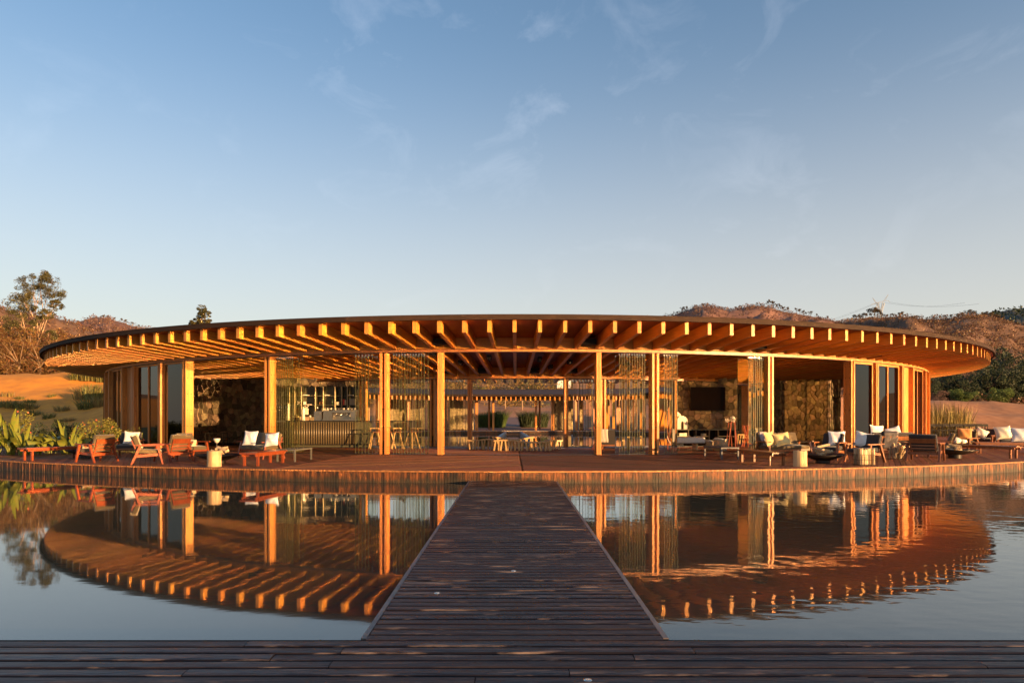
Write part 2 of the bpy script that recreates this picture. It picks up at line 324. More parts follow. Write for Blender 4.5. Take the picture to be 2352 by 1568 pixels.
def glassm(name, tint, edge=.0):
    m = bpy.data.materials.new(name); m.use_nodes = True; N = m.node_tree.nodes; l = m.node_tree.links.new; N.remove(N['Principled BSDF'])
    tr = N.new('ShaderNodeBsdfTransparent'); tr.inputs[0].default_value = (*tint, 1); gl = N.new('ShaderNodeBsdfGlossy'); gl.inputs['Roughness'].default_value = .01; gl.inputs[0].default_value = (1, 1, 1, 1)
    fr = N.new('ShaderNodeFresnel'); fr.inputs[0].default_value = 1.45; ms = N.new('ShaderNodeMixShader')
    l(fr.outputs[0], ms.inputs[0]); l(tr.outputs[0], ms.inputs[1]); l(gl.outputs[0], ms.inputs[2]); l(ms.outputs[0], N['Material Output'].inputs['Surface'])
    return m
GLS = glassm('clear_glass', (.965, .972, .915)); GLF = glassm('window_glass', (.36, .33, .25))
GEDGE = mat('green_glass_edge', (.125, .115, .035), (.07, .08, .026), .5, nscale=1.5, spec=.4)

def watermat():
    m = bpy.data.materials.new('lake_water'); m.use_nodes = True; N = m.node_tree.nodes; l = m.node_tree.links.new
    b = N['Principled BSDF']; b.inputs['Base Color'].default_value = (.050, .052, .036, 1); b.inputs['Roughness'].default_value = .03
    b.inputs['IOR'].default_value = 1.72; b.inputs['Specular IOR Level'].default_value = .5
    t = N.new('ShaderNodeTexCoord'); sx = N.new('ShaderNodeSeparateXYZ'); l(t.outputs['Object'], sx.inputs[0])
    n1 = N.new('ShaderNodeTexNoise'); n1.inputs['Scale'].default_value = 1.6; n1.inputs['Detail'].default_value = 2; n1.inputs['Distortion'].default_value = .6
    mp_ = N.new('ShaderNodeMapping'); mp_.inputs['Scale'].default_value = (.75, 1.5, 1); mp_.inputs['Rotation'].default_value = (0, 0, .22); l(t.outputs['Object'], mp_.inputs[0]); l(mp_.outputs[0], n1.inputs['Vector'])
    n2 = N.new('ShaderNodeTexNoise'); n2.inputs['Scale'].default_value = 7; n2.inputs['Detail'].default_value = 2; l(mp_.outputs[0], n2.inputs['Vector'])
    w = N.new('ShaderNodeTexWave'); w.wave_type = 'RINGS'; w.rings_direction = 'SPHERICAL'; w.inputs['Scale'].default_value = 1.1; w.inputs['Distortion'].default_value = 1.2; w.inputs['Detail Scale'].default_value = .5
    mw = N.new('ShaderNodeMapping'); mw.inputs['Location'].default_value = (-30, -27, 0); l(t.outputs['Object'], mw.inputs[0]); l(mw.outputs[0], w.inputs['Vector'])
    a = N.new('ShaderNodeMath'); a.operation = 'MULTIPLY_ADD'; a.inputs[1].default_value = .18; l(n2.outputs['Fac'], a.inputs[0]); l(n1.outputs['Fac'], a.inputs[2])
    a2 = N.new('ShaderNodeMath'); a2.operation = 'MULTIPLY_ADD'; a2.inputs[1].default_value = .07; l(w.outputs['Fac'], a2.inputs[0]); l(a.outputs[0], a2.inputs[2])
    # the breeze ruffles the right-hand side of the lake; the left lies calm
    r_ = N.new('ShaderNodeMapRange'); r_.interpolation_type = 'SMOOTHSTEP'; r_.inputs['From Min'].default_value = -1.5; r_.inputs['From Max'].default_value = 5.; r_.inputs['To Min'].default_value = .0006; r_.inputs['To Max'].default_value = .0038
    l(sx.outputs[0], r_.inputs['Value'])
    bp = N.new('ShaderNodeBump'); bp.inputs['Strength'].default_value = 1.; l(r_.outputs[0], bp.inputs['Distance']); l(a2.outputs[0], bp.inputs['Height']); l(bp.outputs[0], b.inputs['Normal'])
    return m
WATER = watermat()
ORD = ['first', 'second', 'third', 'fourth', 'fifth', 'sixth', 'seventh', 'eighth', 'ninth', 'tenth', 'eleventh', 'twelfth', 'thirteenth', 'fourteenth', 'fifteenth', 'sixteenth', 'seventeenth', 'eighteenth', 'nineteenth', 'twentieth', 'twenty-first', 'twenty-second', 'twenty-third', 'twenty-fourth', 'twenty-fifth', 'twenty-sixth', 'twenty-seventh', 'twenty-eighth', 'twenty-ninth', 'thirtieth', 'thirty-first', 'thirty-second']
def relabel(group, fmt, key=lambda o: o.location.x/max(o.location.y, 1)):
    """members of one group get their own label by their order from the left"""
    for i, o in enumerate(sorted([o for o in COL.objects if o.get('group') == group and o.parent is None], key=key)): o['label'] = fmt.format(ORD[i])
# ================================================================= SETTING: water, ground, hills
m = MB(); m.add([(-400, -60, 0), (700, -60, 0), (700, 700, 0), (-400, 700, 0)], [(0, 1, 2, 3)])
struct(m.build('lake_water', WATER))
def interp(tab, x):
    if x <= tab[0][0]: return tab[0][1]
    for (a, p), (b, q) in zip(tab, tab[1:]):
        if x <= b: return p+(q-p)*(x-a)/(b-a)
    return tab[-1][1]
from mathutils import noise as mnoise
def fb(x, y, s, o=4):
    v = 0.; a = 1.
    for i in range(o): v += a*mnoise.noise(Vector((x*s, y*s, i*7.3))); s *= 2.1; a *= .5
    return v
LEFTP = [(0, -1.2), (23.3, -1.0), (24.2, .2), (40, .22), (50, .5), (54, 1.2), (60, 2.4), (66, 3.7), (71, 5.0), (76, 6.3), (80, 6.8), (86, 6.7), (95, 7.2), (140, 10.5), (220, 20), (330, 34), (900, 60)]
LEFTQ = [(0, -1.2), (23.3, -1.0), (24.6, .2), (42, .25), (50, .9), (57, 2.6), (64, 4.2), (72, 5.1), (80, 5.3), (100, 6.0), (140, 9), (220, 18), (330, 30), (900, 60)]
POND = [(0, -1.2), (81, -1.2), (82.2, .22), (90, .6), (104, 2.0), (118, 2.8), (126, 3.3), (150, 7.0), (190, 13), (260, 24), (400, 46), (900, 80)]
MIDR = [(0, -1.2), (84, -1.2), (90, .3), (110, 1.2), (130, 3), (160, 7), (220, 16), (300, 28), (400, 44), (900, 80)]
RIGHT = [(0, -1.2), (149, -1.2), (152.5, .15), (158, 2.2), (159.5, 2.5), (162, 2.6), (172, 5.8), (177, 6.4), (186, 6.2), (230, 10), (300, 24), (400, 44), (900, 60)]
FARR = [(0, -1.2), (149, -1.2), (152.5, .15), (158, 1.9), (162, 2.2), (172, 4.9), (177, 5.4), (186, 5.2), (230, 8), (300, 22), (400, 42), (900, 60)]
KEY = [(-4000, LEFTP), (-200, LEFTP), (180, LEFTP), (330, LEFTQ), (500, LEFTQ), (600, POND), (1700, POND), (1850, MIDR), (1960, RIGHT), (2120, RIGHT), (2352, FARR), (6000, FARR)]
us = [-4000, -2600, -1700, -1100, -700, -400]+list(range(-300, 2700, 20))+[2750, 2900, 3200, 3600, 4200, 5200, 6000]
ds = [-60, 2, 12, 20, 22.5, 23.3, 23.8, 24.4, 26, 30, 34, 38, 41, 44]+list(np.arange(46, 130, 1.6))+list(np.arange(131, 200, 2.2))+[206, 214, 224, 236, 250, 270, 300, 340, 400, 500, 700, 1000, 1600]
def gz(u, d):
    for (a, p), (b, q) in zip(KEY, KEY[1:]):
        if u <= b:
            t = min(max((u-a)/(b-a), 0), 1); t = t*t*(3-2*t)
            z = interp(p, d)*(1-t)+interp(q, d)*t; break
    else: z = interp(KEY[-1][1], d)
    x = PX(u, d)
    if z > .3: z += fb(x, d, .06, 4)*min(.55, (z-.3)*.25)*(1+d/200)+fb(x+40, d, .5, 3)*min(.12, (z-.3)*.06)
    return z
vs = []; fs = []
for d in ds:
    for u in us:
        dd = max(d, 1.); vs.append((PX(u, dd) if d > 0 else (u-1176)*.6, d, gz(u, d) if d > 0 else -1.2))
nu = len(us)
for i in range(len(ds)-1):
    for j in range(nu-1): a = i*nu+j; fs.append((a, a+1, a+nu+1, a+nu))
def gmat_idx(f):
    c = [vs[i] for i in f]; y = sum(p[1] for p in c)/4; x = sum(p[0] for p in c)/4; z = sum(p[2] for p in c)/4; u = x/max(y, 1)*F+1176
    if z < .5 and y < 48: return 1
    if u < 560 and y > 83: return 2
    if 560 <= u < 1850 and y > 124: return 2
    if u > 1850 and y > 182: return 2
    if u > 1850 or (560 <= u and y > 82): return 3
    return 0
g = MB(); g.add(vs, fs); g.m = [gmat_idx(f) for f in fs]
struct(g.build('ground', [SAND, LAWN, SCRUBG, EARTH], smooth=True))

def hill(name, sky_, d0, d1, z0, mt, amp, seed, n=150, nt_=22):
    ua, ub = sky_[0][0], sky_[-1][0]; V_ = []; Fc = []; tt = [i/(nt_-1)*1.3 for i in range(nt_)]
    P = {}
    for i in range(nt_):
        t = tt[i]; d = d0+(d1-d0)*t
        for j in range(n+1):
            u = ua+(ub-ua)*j/n; zs = EYE+(958-interp(sky_, u))*d1/F
            rid = fb(u*.012+seed, 3.1, 1., 4)
            s_ = t**.85 if t <= 1 else 1-(t-1)*1.1
            x = PX(u, d1*(.55+.45*min(t, 1)) if False else d)
            z = z0+(zs-z0)*s_+amp*fb(x+seed*50, d, .018, 5)*math.sin(PI*min(t, 1))*1.1+amp*.35*rid*math.sin(PI*min(t, 1))
            V_.append((x, d, z))
    for i in range(nt_-1):
        for j in range(n): a = i*(n+1)+j; Fc.append((a, a+1, a+n+2, a+n+1))
    b = MB(); b.add(V_, Fc); o = struct(b.build(name, mt, smooth=True))
    return np.array(V_).reshape(nt_, n+1, 3)
H1 = hill('hill_left_near', [(-900, 640), (-500, 668), (-200, 690), (0, 713), (25, 725), (60, 739), (100, 747), (139, 757), (200, 775), (300, 800), (420, 840)], 190, 420, 16, HILL, 9, 1)
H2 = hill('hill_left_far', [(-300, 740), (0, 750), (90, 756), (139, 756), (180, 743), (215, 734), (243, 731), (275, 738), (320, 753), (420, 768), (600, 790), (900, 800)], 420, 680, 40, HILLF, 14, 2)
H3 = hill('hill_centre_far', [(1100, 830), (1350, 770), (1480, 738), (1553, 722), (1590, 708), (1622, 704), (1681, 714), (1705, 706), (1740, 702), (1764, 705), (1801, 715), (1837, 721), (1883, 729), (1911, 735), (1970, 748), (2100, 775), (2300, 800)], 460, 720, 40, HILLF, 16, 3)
H4 = hill('hill_right_near', [(1500, 860), (1750, 800), (1880, 757), (1939, 747), (1960, 738), (1989, 730), (2040, 727), (2076, 727), (2122, 733), (2170, 733), (2223, 727), (2262, 729), (2315, 745), (2352, 752), (2500, 770), (2800, 790), (3300, 800)], 205, 420, 9, HILL, 11, 4, n=190)
H5 = hill('hill_right_far', [(1900, 790), (2100, 752), (2222, 731), (2242, 722), (2290, 716), (2320, 711), (2352, 706), (2450, 690), (2600, 690), (2900, 705), (3500, 740)], 520, 860, 40, HILLB, 12, 5)
# scrub that covers the hills and slopes: nobody could count it
def scatter_on(H, n, tmax, rmin, rmax, seed):
    rng = np.random.default_rng(seed); nt_, m_, _ = H.shape
    a = rng.random(n)*(nt_-1)*tmax; b = rng.random(n)*(m_-1); i = a.astype(int); j = b.astype(int); fa = (a-i)[:, None]; fb_ = (b-j)[:, None]
    i = np.minimum(i, nt_-2); j = np.minimum(j, m_-2)
    p = H[i, j]*(1-fa)*(1-fb_)+H[i+1, j]*fa*(1-fb_)+H[i, j+1]*(1-fa)*fb_+H[i+1, j+1]*fa*fb_
    r = rmin+(rmax-rmin)*rng.random(n)**2
    return p, r
def scrub(name, P, Rr, leafn, size, mt, label=None, hgt=.75, seed=1):
    rng = np.random.default_rng(seed); rad = np.stack([Rr, Rr, Rr*hgt], 1); c = P.copy(); c[:, 2] += Rr*hgt*.55
    q, f = leaves(c, rad, leafn, 1., rng=rng); k = len(P)
    ctr = q.reshape(-1, 4, 3).mean(1, keepdims=True); sc = (size*Rr)[:, None].repeat(leafn, 1).reshape(-1, 1, 1)
    q = (ctr+(q.reshape(-1, 4, 3)-ctr)*sc).reshape(-1, 3)
    tone = (rng.random(k)[:, None]*.65+rng.random((k, leafn))*.35).ravel()
    me = npmesh(name, q, f, mt, tone=tone); o = ob(name, me, kind='stuff'); return o
p, r_ = scatter_on(H1, 4500, .77, .9, 3.0, 11); scrub('hill_scrub', p, r_, 30, .20, LF_RED, seed=1)
p, r_ = scatter_on(H4, 13000, .77, .7, 2.8, 12); scrub('hill_scrub', p, r_, 26, .20, LF_RED, seed=2)
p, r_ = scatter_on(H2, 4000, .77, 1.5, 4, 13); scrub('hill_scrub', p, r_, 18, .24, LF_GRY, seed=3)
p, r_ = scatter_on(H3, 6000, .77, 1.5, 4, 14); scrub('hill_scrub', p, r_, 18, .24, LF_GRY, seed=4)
p, r_ = scatter_on(H5, 1800, .77, 3, 6.0, 15); scrub('hill_woodland', p, r_, 14, .34, LF_DRK, seed=5)
def scat_ground(n, ua, ub, da, db, rmin, rmax, seed, keep=None):
    rng = np.random.default_rng(seed); P = []; Rr = []
    while len(P) < n:
        u = rng.uniform(ua, ub); d = math.sqrt(rng.uniform(da*da, db*db)); x = PX(u, d)
        if keep and not keep(u, d): continue
        P.append((x, d, gz(u, d))); Rr.append(rng.uniform(rmin, rmax))
    return np.array(P), np.array(Rr)
p, r_ = scat_ground(750, -500, 560, 84.5, 150, .7, 2.3, 21); scrub('dry_thicket', p, r_, 150, .11, LF_DRY, hgt=1.25, seed=6)
p, r_ = scat_ground(620, -500, 560, 150, 330, 1.6, 3.6, 22); scrub('dry_thicket', p, r_, 60, .16, LF_DRY, hgt=1.0, seed=7)
p, r_ = scat_ground(1500, 780, 1620, 124, 235, .5, 1.7, 23); scrub('dry_hillside_grass', p, r_, 60, .17, LF_DRY2, hgt=1.0, seed=8)
p, r_ = scat_ground(500, 780, 1620, 124, 235, .6, 2.0, 24); scrub('dry_thicket', p, r_, 60, .16, LF_EUC, hgt=1.1, seed=9)
p, r_ = scat_ground(300, 1900, 2600, 184, 215, .8, 2.2, 25); scrub('dry_thicket', p, r_, 30, .26, LF_RED, hgt=.9, seed=10)

# ---- grass tufts, reeds: blades
def blades(name, pts, n, h, spread, w, mt, seed=1, lean=.35):
    rng = np.random.default_rng(seed); Q = []; T = []
    for (x, y, z, s_) in pts:
        m_ = int(n); a = rng.uniform(0, 2*PI, m_); r0 = spread*s_*np.sqrt(rng.random(m_)); hh = h*s_*(.5+.6*rng.random(m_)); ln = lean*hh*rng.random(m_)*1.2
        b0 = np.stack([x+r0*np.cos(a), y+r0*np.sin(a), np.full(m_, z)], 1); a2 = a+rng.normal(0, .5, m_)
        dr = np.stack([np.cos(a2), np.sin(a2), np.zeros(m_)], 1); mid = b0+dr*ln[:, None]*.35; mid[:, 2] += hh*.62; tip = b0+dr*ln[:, None]; tip[:, 2] += hh
        sd_ = np.stack([-np.sin(a2+rng.normal(0, 1, m_)), np.cos(a2), np.zeros(m_)], 1)*w*s_*.5
        Q.append(np.stack([b0-sd_, b0+sd_, mid+sd_*.8, mid-sd_*.8, mid-sd_*.8, mid+sd_*.8, tip+sd_*.1, tip-sd_*.1], 1).reshape(-1, 3)); T.append(np.repeat(rng.random(m_), 2))
    q = np.concatenate(Q); return npmesh(name, q, np.arange(len(q)).reshape(-1, 4), mt, tone=np.concatenate(T))
LF_GRS = leafm('bank_grass_blade', (.12, .13, .025), (.19, .16, .035)); LF_PLU = leafm('plume_grass_blade', (.34, .22, .07), (.26, .19, .05))
tuft_px = [(19, 893, 57, 1.2), (20, 925, 53, 1.6), (54, 927, 53, 1.6), (70, 925, 53, 1.3), (78, 945, 50, 1.2), (70, 905, 55, 1.0), (142, 932, 52, 1.25), (112, 948, 48.5, 1.1), (136, 958, 47, .7), (196, 925, 56, 2.2), (218, 930, 55, 2.2), (205, 943, 52, 2.0), (235, 945, 52, 1.8), (180, 890, 64, 1.9), (205, 895, 64, 2.2), (228, 885, 68, 2.0), (240, 900, 64, 2.0), (120, 905, 57, .8), (160, 962, 47, .8), (210, 912, 58, 1.8), (270, 930, 56, 1.8), (255, 880, 70, 1.6), (45, 905, 56, .9)]
for i, (u, v, d, s_) in enumerate(tuft_px):
    x = PX(u, d); d *= 1.16; s_ *= .88; x = PX(u, d); zz = gz(u, d)
    o = ob('grass_tuft', blades('grass_tuft', [(0, 0, 0, s_)], 190, .62, .50, .035, LF_GRS if i % 3 else LF_PLU, seed=100+i, lean=.7), loc=(x, d, zz-.14))
    tag(o, 'green grass tuft growing on the orange sand bank left of the pavilion', 'grass tuft', 'grass tufts on the sand bank')
rp = [(PX(u, d), d, -.05, s_) for u, d, s_ in [(2126+random.uniform(0, 105), random.uniform(50, 57), random.uniform(.8, 1.1)) for _ in range(46)]]
o = ob('reeds', blades('reeds', rp, 26, 2.6, .5, .05, LF_REED, seed=5, lean=.25), kind='stuff')
# lawn blades at the left garden edge
gp = [(PX(u, d), d, .2, 1) for u, d in [(random.uniform(-60, 330), random.uniform(25, 33)) for _ in range(260)]]
o = ob('garden_grass', blades('garden_grass', gp, 26, .16, .5, .02, LF_GRS, seed=6), kind='stuff')

# ---- trees
def branch_tree(name, label, cat, loc, h, crown, leafmat, bark, nleaf, lsize, seed, trunks=((0, 0),), tr=.18, group=None, fork=.35, rz=0.):
    """crown = list of (x,y,z,r) in units of h"""
    rnd = random.Random(seed); rng = np.random.default_rng(seed); root = thing(name, label, cat, loc, rz, group)
    t = MB(); tips = []
    for k, (tx, ty) in enumerate(trunks):
        tops = [c for c in crown if True][k::len(trunks)]
        fx, fz = tx*h*.6, fork*h*(1+.15*k)
        base = (tx*h*.15, ty*h*.15, -.4); f = Vector((tx*h*.8, ty*h*.6, fz))
        t.tube([base, Vector(base).lerp(f, .5)+Vector((rnd.uniform(-.02, .02)*h, 0, 0)), f], [tr*(1-.15*k), tr*.8, tr*.62], 8)
        for c in tops:
            e = Vector((c[0]*h, c[1]*h, c[2]*h)); mid = f.lerp(e, .5)+Vector((rnd.uniform(-.03, .03)*h, rnd.uniform(-.03, .03)*h, -.02*h))
            t.tube([f, mid, e], [tr*.45, tr*.26, tr*.08], 6)
            for _ in range(3):
                e2 = e+Vector((rnd.uniform(-1, 1), rnd.uniform(-1, 1), rnd.uniform(-.3, .9)))*c[3]*h*.9
                t.tube([mid.lerp(e, rnd.uniform(.1, .8)), e2], [tr*.16, tr*.04], 5)
    t.build('trunk', bark, root, smooth=True)
    cc = []; rr = []
    for c in crown:
        for _ in range(18):
            d_ = rng.normal(size=3); d_ /= np.linalg.norm(d_); cc.append([c[0]*h+d_[0]*c[3]*h*1.0, c[1]*h+d_[1]*c[3]*h*1.0, c[2]*h+d_[2]*c[3]*h*.85]); q_ = c[3]*h*rng.uniform(.25, .6); rr.append([q_, q_, q_*.75])
    q, f_ = leaves(cc, rr, nleaf, lsize, rng=rng, asp=.45)
    ob('crown', npmesh('crown', q, f_, leafmat, tone=(np.repeat(rng.random(len(cc)), nleaf)*.6+.4*rng.random(len(f_)))), root)
    return root
d = 95
branch_tree('eucalyptus_tree', 'tall thin-crowned tree with pale forked trunks standing alone left of the pavilion roof', 'tree', (PX(78, d), d, gz(78, d)), 14.7,
    [(-.15, 0, .70, .09), (-.19, .03, .58, .08), (-.12, 0, .80, .085), (-.20, 0, .49, .06), (-.04, .02, .90, .09), (.05, 0, .96, .08), (.13, 0, .90, .085), (.19, 0, .80, .08), (.21, 0, .70, .05), (.04, 0, .80, .09), (-.05, 0, .70, .08), (.12, 0, .62, .05), (.01, 0, .55, .05), (.13, .05, .42, .045), (-.12, 0, .38, .05), (-.04, 0, .45, .04), (.04, 0, .26, .04), (.17, 0, .25, .02)],
    LF_EUC, BARKP, 95, .095, 3, ((-.02, 0), (.06, 0), (.02, .05)), tr=.20, fork=.30)
d = 112
branch_tree('distant_tree', 'small leafy tree top showing just above the left part of the pavilion roof', 'tree', (PX(464, d), d, 8.0), 12.2,
    [(.0, 0, .93, .055), (.05, 0, .86, .06), (-.02, 0, .82, .06), (.02, 0, .74, .06), (-.09, 0, .76, .05), (-.13, 0, .74, .04), (.07, 0, .76, .045), (-.06, 0, .70, .05), (.0, 0, .62, .06)], LF_EUC, BARKP, 80, .10, 5, tr=.18)
# dry trees of the thicket: separate, each its own
def simple_tree(seed, h, w, leafmat, bark, n=26, ls=.16, low=.15, cl=14):
    rng = np.random.default_rng(seed); rnd = random.Random(seed); t = MB(); cc = []; rr = []
    f = Vector((rnd.uniform(-.06, .06)*h, 0, h*.3)); t.tube([(0, 0, -.5), f], [h*.022, h*.014], 6)
    for k in range(cl):
        a = rnd.uniform(0, 2*PI); r0 = w*.5*math.sqrt(rnd.random())*.8; zz = h*(low+(1-low)*rnd.random()**.7*.92*(1-.35*(r0/(w*.5))**2))
        e = Vector((r0*math.cos(a), r0*math.sin(a), zz)); q_ = w*rnd.uniform(.11, .2)
        cc.append(e); rr.append((q_, q_, q_*.8)); t.tube([f, f.lerp(e, .5)+Vector((0, 0, .03*h)), e], [h*.009, h*.006, h*.002], 5)
    n *= 2; ls *= .72; q, f_ = leaves([tuple(c) for c in cc], rr, n*3, ls*h/6, rng=rng)
    return t.mesh('trunk', bark, True), npmesh('crown', q, f_, leafmat, tone=(np.repeat(rng.random(len(cc)), n*3)*.6+.4*rng.random(len(f_))))
PROT = {}
def place_tree(kind, name, label, cat, u, d, h, group, z=None, rz=None):
    tm, cm_, h0 = PROT[kind]; s_ = h/h0; o = thing(name, label, cat, (PX(u, d), d, gz(u, d) if z is None else z), random.uniform(0, 6) if rz is None else rz, group)
    o.scale = (s_,)*3; ob('trunk', tm, o); ob('crown', cm_, o); return o
PROT['dry1'] = (*simple_tree(31, 6, 6.5, LF_DRY, BARKP, 30, .15, .08, cl=20), 6); PROT['dry2'] = (*simple_tree(32, 6, 5.6, LF_DRY, BARKP, 26, .13, .06, cl=18), 6)
PROT['drk1'] = (*simple_tree(33, 6, 6.5, LF_DRK, BARKD, 44, .16, .05, cl=22), 6); PROT['drk2'] = (*simple_tree(34, 6, 5.2, LF_DRK, BARKD, 44, .16, .05, cl=20), 6)
PROT['grn'] = (*simple_tree(35, 3, 5.0, LF_GRN, BARKD, 40, .28, .05, cl=18), 3); PROT['pin'] = (*simple_tree(36, 6, 4.8, LF_PIN, BARKD, 26, .2, .35, cl=12), 6); PROT['pin2'] = (*simple_tree(37, 6, 3.4, LF_PIN, BARKD, 26, .2, .45, cl=9), 6)
PROT['gry'] = (*simple_tree(38, 3, 4.0, LF_GRY, BARKP, 20, .26, .05, cl=14), 3)
for i, (u, d, h, k) in enumerate([(12, 86, 5.0, 'dry1'), (40, 85, 5.6, 'dry2'), (62, 90, 7.0, 'dry1'), (88, 86, 5.2, 'dry2'), (-18, 88, 6.8, 'dry1'), (118, 91, 5.6, 'dry1'), (150, 93, 5.8, 'dry2'), (185, 92, 6.0, 'dry1'), (225, 98, 6.4, 'dry2'), (265, 105, 7.2, 'dry1'), (300, 112, 7.5, 'dry1'), (30, 92, 7.8, 'dry1'), (-40, 95, 8.5, 'dry1'), (100, 100, 7.6, 'dry1'), (340, 118, 7.4, 'dry2'), (170, 112, 8.0, 'dry1')]):
    place_tree(k, 'dry_tree', 'dry bushy tree with bare pale limbs and rust orange leaves behind the sand bank' if k == 'dry1' else 'thin golden brown tree with pale branches behind the sand bank', 'tree', u, d, h, 'rust orange trees behind the sand bank' if k == 'dry1' else 'thin golden trees behind the sand bank')
for i, (u, d, h, k) in enumerate([(2135, 190, 7.5, 'drk2'), (2165, 192, 9.5, 'drk1'), (2190, 195, 8.5, 'drk2'), (2215, 190, 8.8, 'drk1'), (2245, 196, 8.0, 'drk1'), (2272, 190, 10.5, 'drk2'), (2292, 196, 13.2, 'drk1'), (2315, 190, 10, 'drk2'), (2338, 196, 11.2, 'drk1'), (2362, 190, 10, 'drk2'), (2385, 194, 12, 'drk1'), (2415, 190, 10, 'drk1'), (2110, 192, 7, 'drk1'), (2306, 205, 17.5, 'drk2'), (2450, 195, 11, 'drk2')]):
    place_tree(k, 'dark_tree', 'dark evergreen tree at the foot of the hill behind the earth bank' if k == 'drk1' else 'narrower dark evergreen tree at the foot of the hill behind the earth bank', 'tree', u, d, h, 'dark broad trees below the right hill' if k == 'drk1' else 'dark narrow trees below the right hill')
for u, d, h, lb in [(2205, 181, 3.6, 'lighter green bush between dark trees, left one of the three on the earth bank'), (2226, 180.5, 2.9, 'small green bush at the crest of the earth bank, middle one of three'), (2296, 180, 4.6, 'big bright green bush at the crest of the earth bank on the right')]:
    place_tree('grn', 'green_bush', lb, 'bush', u, d, h, 'green bushes on the earth bank')
place_tree('gry', 'grey_bush', 'greyish leafless bush at the foot of the dark trees beside the pavilion', 'bush', 2155, 181, 3.6, None)
def on_sky(tab, u, d1): return EYE+(958-interp(tab, u))*d1/F
SK3 = [(1553, 722), (1590, 708), (1622, 704), (1681, 714), (1705, 706), (1740, 702), (1764, 705), (1801, 715), (1837, 721), (1883, 729), (1911, 735)]
for u, h in [(1556, 6), (1567, 11), (1576, 9), (1600, 7), (1615, 8), (1624, 8), (1650, 6), (1664, 6), (1690, 6), (1700, 7), (1738, 7), (1748, 6), (1764, 15), (1772, 14), (1777, 16), (1787, 13), (1793, 12), (1800, 10), (1808, 10), (1829, 12), (1838, 11), (1844, 9), (1852, 7), (1861, 10), (1875, 7), (1900, 7)]:
    place_tree('pin' if h < 12 else 'pin2', 'ridge_tree', 'tiny tree standing on the ridge of the far central hill' if h < 12 else 'taller tiny tree standing at the top of the far central hill', 'tree', u, 715, h*.62, 'small trees on the far ridge' if h < 12 else 'tall trees on the far ridge', on_sky(SK3, u, 720)-1.5)
SK4 = [(1939, 747), (1960, 738), (1989, 730), (2040, 727), (2076, 727), (2122, 733), (2170, 733), (2223, 727), (2262, 729), (2315, 745), (2352, 752)]
for u, h in [(1948, 4), (1958, 6), (1966, 8), (1972, 7), (1980, 8), (1988, 6.5), (2002, 11), (2008, 12), (2016, 10), (2024, 6), (2036, 4), (2052, 5), (2068, 6), (2074, 7), (2098, 3.5), (2112, 4.5), (2128, 4), (2157, 5.5), (2172, 6), (2186, 6), (2200, 6), (2212, 7), (2223, 9), (2232, 8), (2262, 8), (2275, 9), (2290, 9), (2300, 8), (2320, 7), (2340, 6)]:
    place_tree('pin', 'ridge_tree', 'dark rounded tree on the ridge of the near right hill', 'tree', u, 412, h*.6, 'rounded trees on the near right ridge', on_sky(SK4, u, 420)-2.)
SK2 = [(139, 756), (180, 743), (215, 734), (243, 731), (275, 738), (320, 753)]
for u, h in [(150, 6), (166, 6), (180, 7), (196, 6), (210, 7), (222, 7), (236, 8), (250, 8), (262, 7), (278, 8), (290, 9), (304, 8), (318, 7)]:
    place_tree('pin', 'ridge_tree', 'tiny tree standing on the ridge of the far left hill', 'tree', u, 676, h*.6, 'small trees on the far left ridge', on_sky(SK2, u, 680)-1.5)
SK1 = [(-60, 698), (0, 713), (25, 725), (60, 739)]
for u, h in [(-12, 6), (3, 7), (14, 5)]: place_tree('pin', 'ridge_tree', 'small tree standing on the ridge of the near left hill', 'tree', u, 415, h*.6, 'trees on the near left ridge', on_sky(SK1, u, 420)-1.5)

# ---- power pylon with its wires
d = 470; py = thing('power_pylon', 'steel lattice electricity pylon with V head on the right ridge', 'pylon', (PX(2022, d), d, PZ(731, d)))
k = d/F; m = MB()
def pl(a, b, w=.16): m.bar((a[0]*k, a[1], a[2]*k), (b[0]*k, b[1], b[2]*k), w)
for s_ in (-1, 1):
    for y in (-1.2, 1.2):
        pl((s_*5, y, -14), (s_*2.2, y, 14)); pl((s_*2.2, y, 14), (s_*9.5, y*.4, 36)); pl((0, y*.5, 12), (s_*5, y*.4, 36))
    for q in range(5):
        za, zb = -14+q*6, -8+q*6; pl((-s_*(5-q*.6), -1.2, za), (s_*(5-(q+1)*.6), -1.2, zb), .1)
    for q in range(4):
        za = 14+q*5.5; fa = q/4; pl((s_*(2.2+7.3*fa), 0, za), (s_*5*(fa+.25), 0, za+5.5), .1); pl((s_*5*fa, 0, za), (s_*(2.2+7.3*(fa+.25)), 0, za+5.5), .1)
pl((-22, 0, 31), (-9.5, 0, 36)); pl((-9.5, 0, 36), (9, 0, 40)); pl((9, 0, 40), (18, 0, 41), .14); pl((18, 0, 41), (22, 0, 37), .14); pl((-20, 0, 32.5), (9, 0, 38), .12)
pl((-9, 0, 36), (-18, 0, 47), .16); pl((-11, 0, 36), (-18, 0, 47), .1); pl((7, 0, 39), (18, 0, 55), .16); pl((11, 0, 40), (18, 0, 55), .1)
m.build('lattice_frame', GRYM, py)
for (a, b) in (((-22, 31), (-150, -6)), ((22, 37), (90, 0)), ((10, 36), (62, 2)), ((-10, 34), (-160, -16))):
    m = MB(); pts = []
    for i in range(9):
        t = i/8; pts.append(((a[0]+(b[0]-a[0])*t)*k, t*60*(1 if b[0] < 0 else -1), (a[1]+(b[1]-a[1])*t-8*math.sin(PI*t))*k))
    m.tube(pts, .045, 4); m.build('wire', GRYM, py)

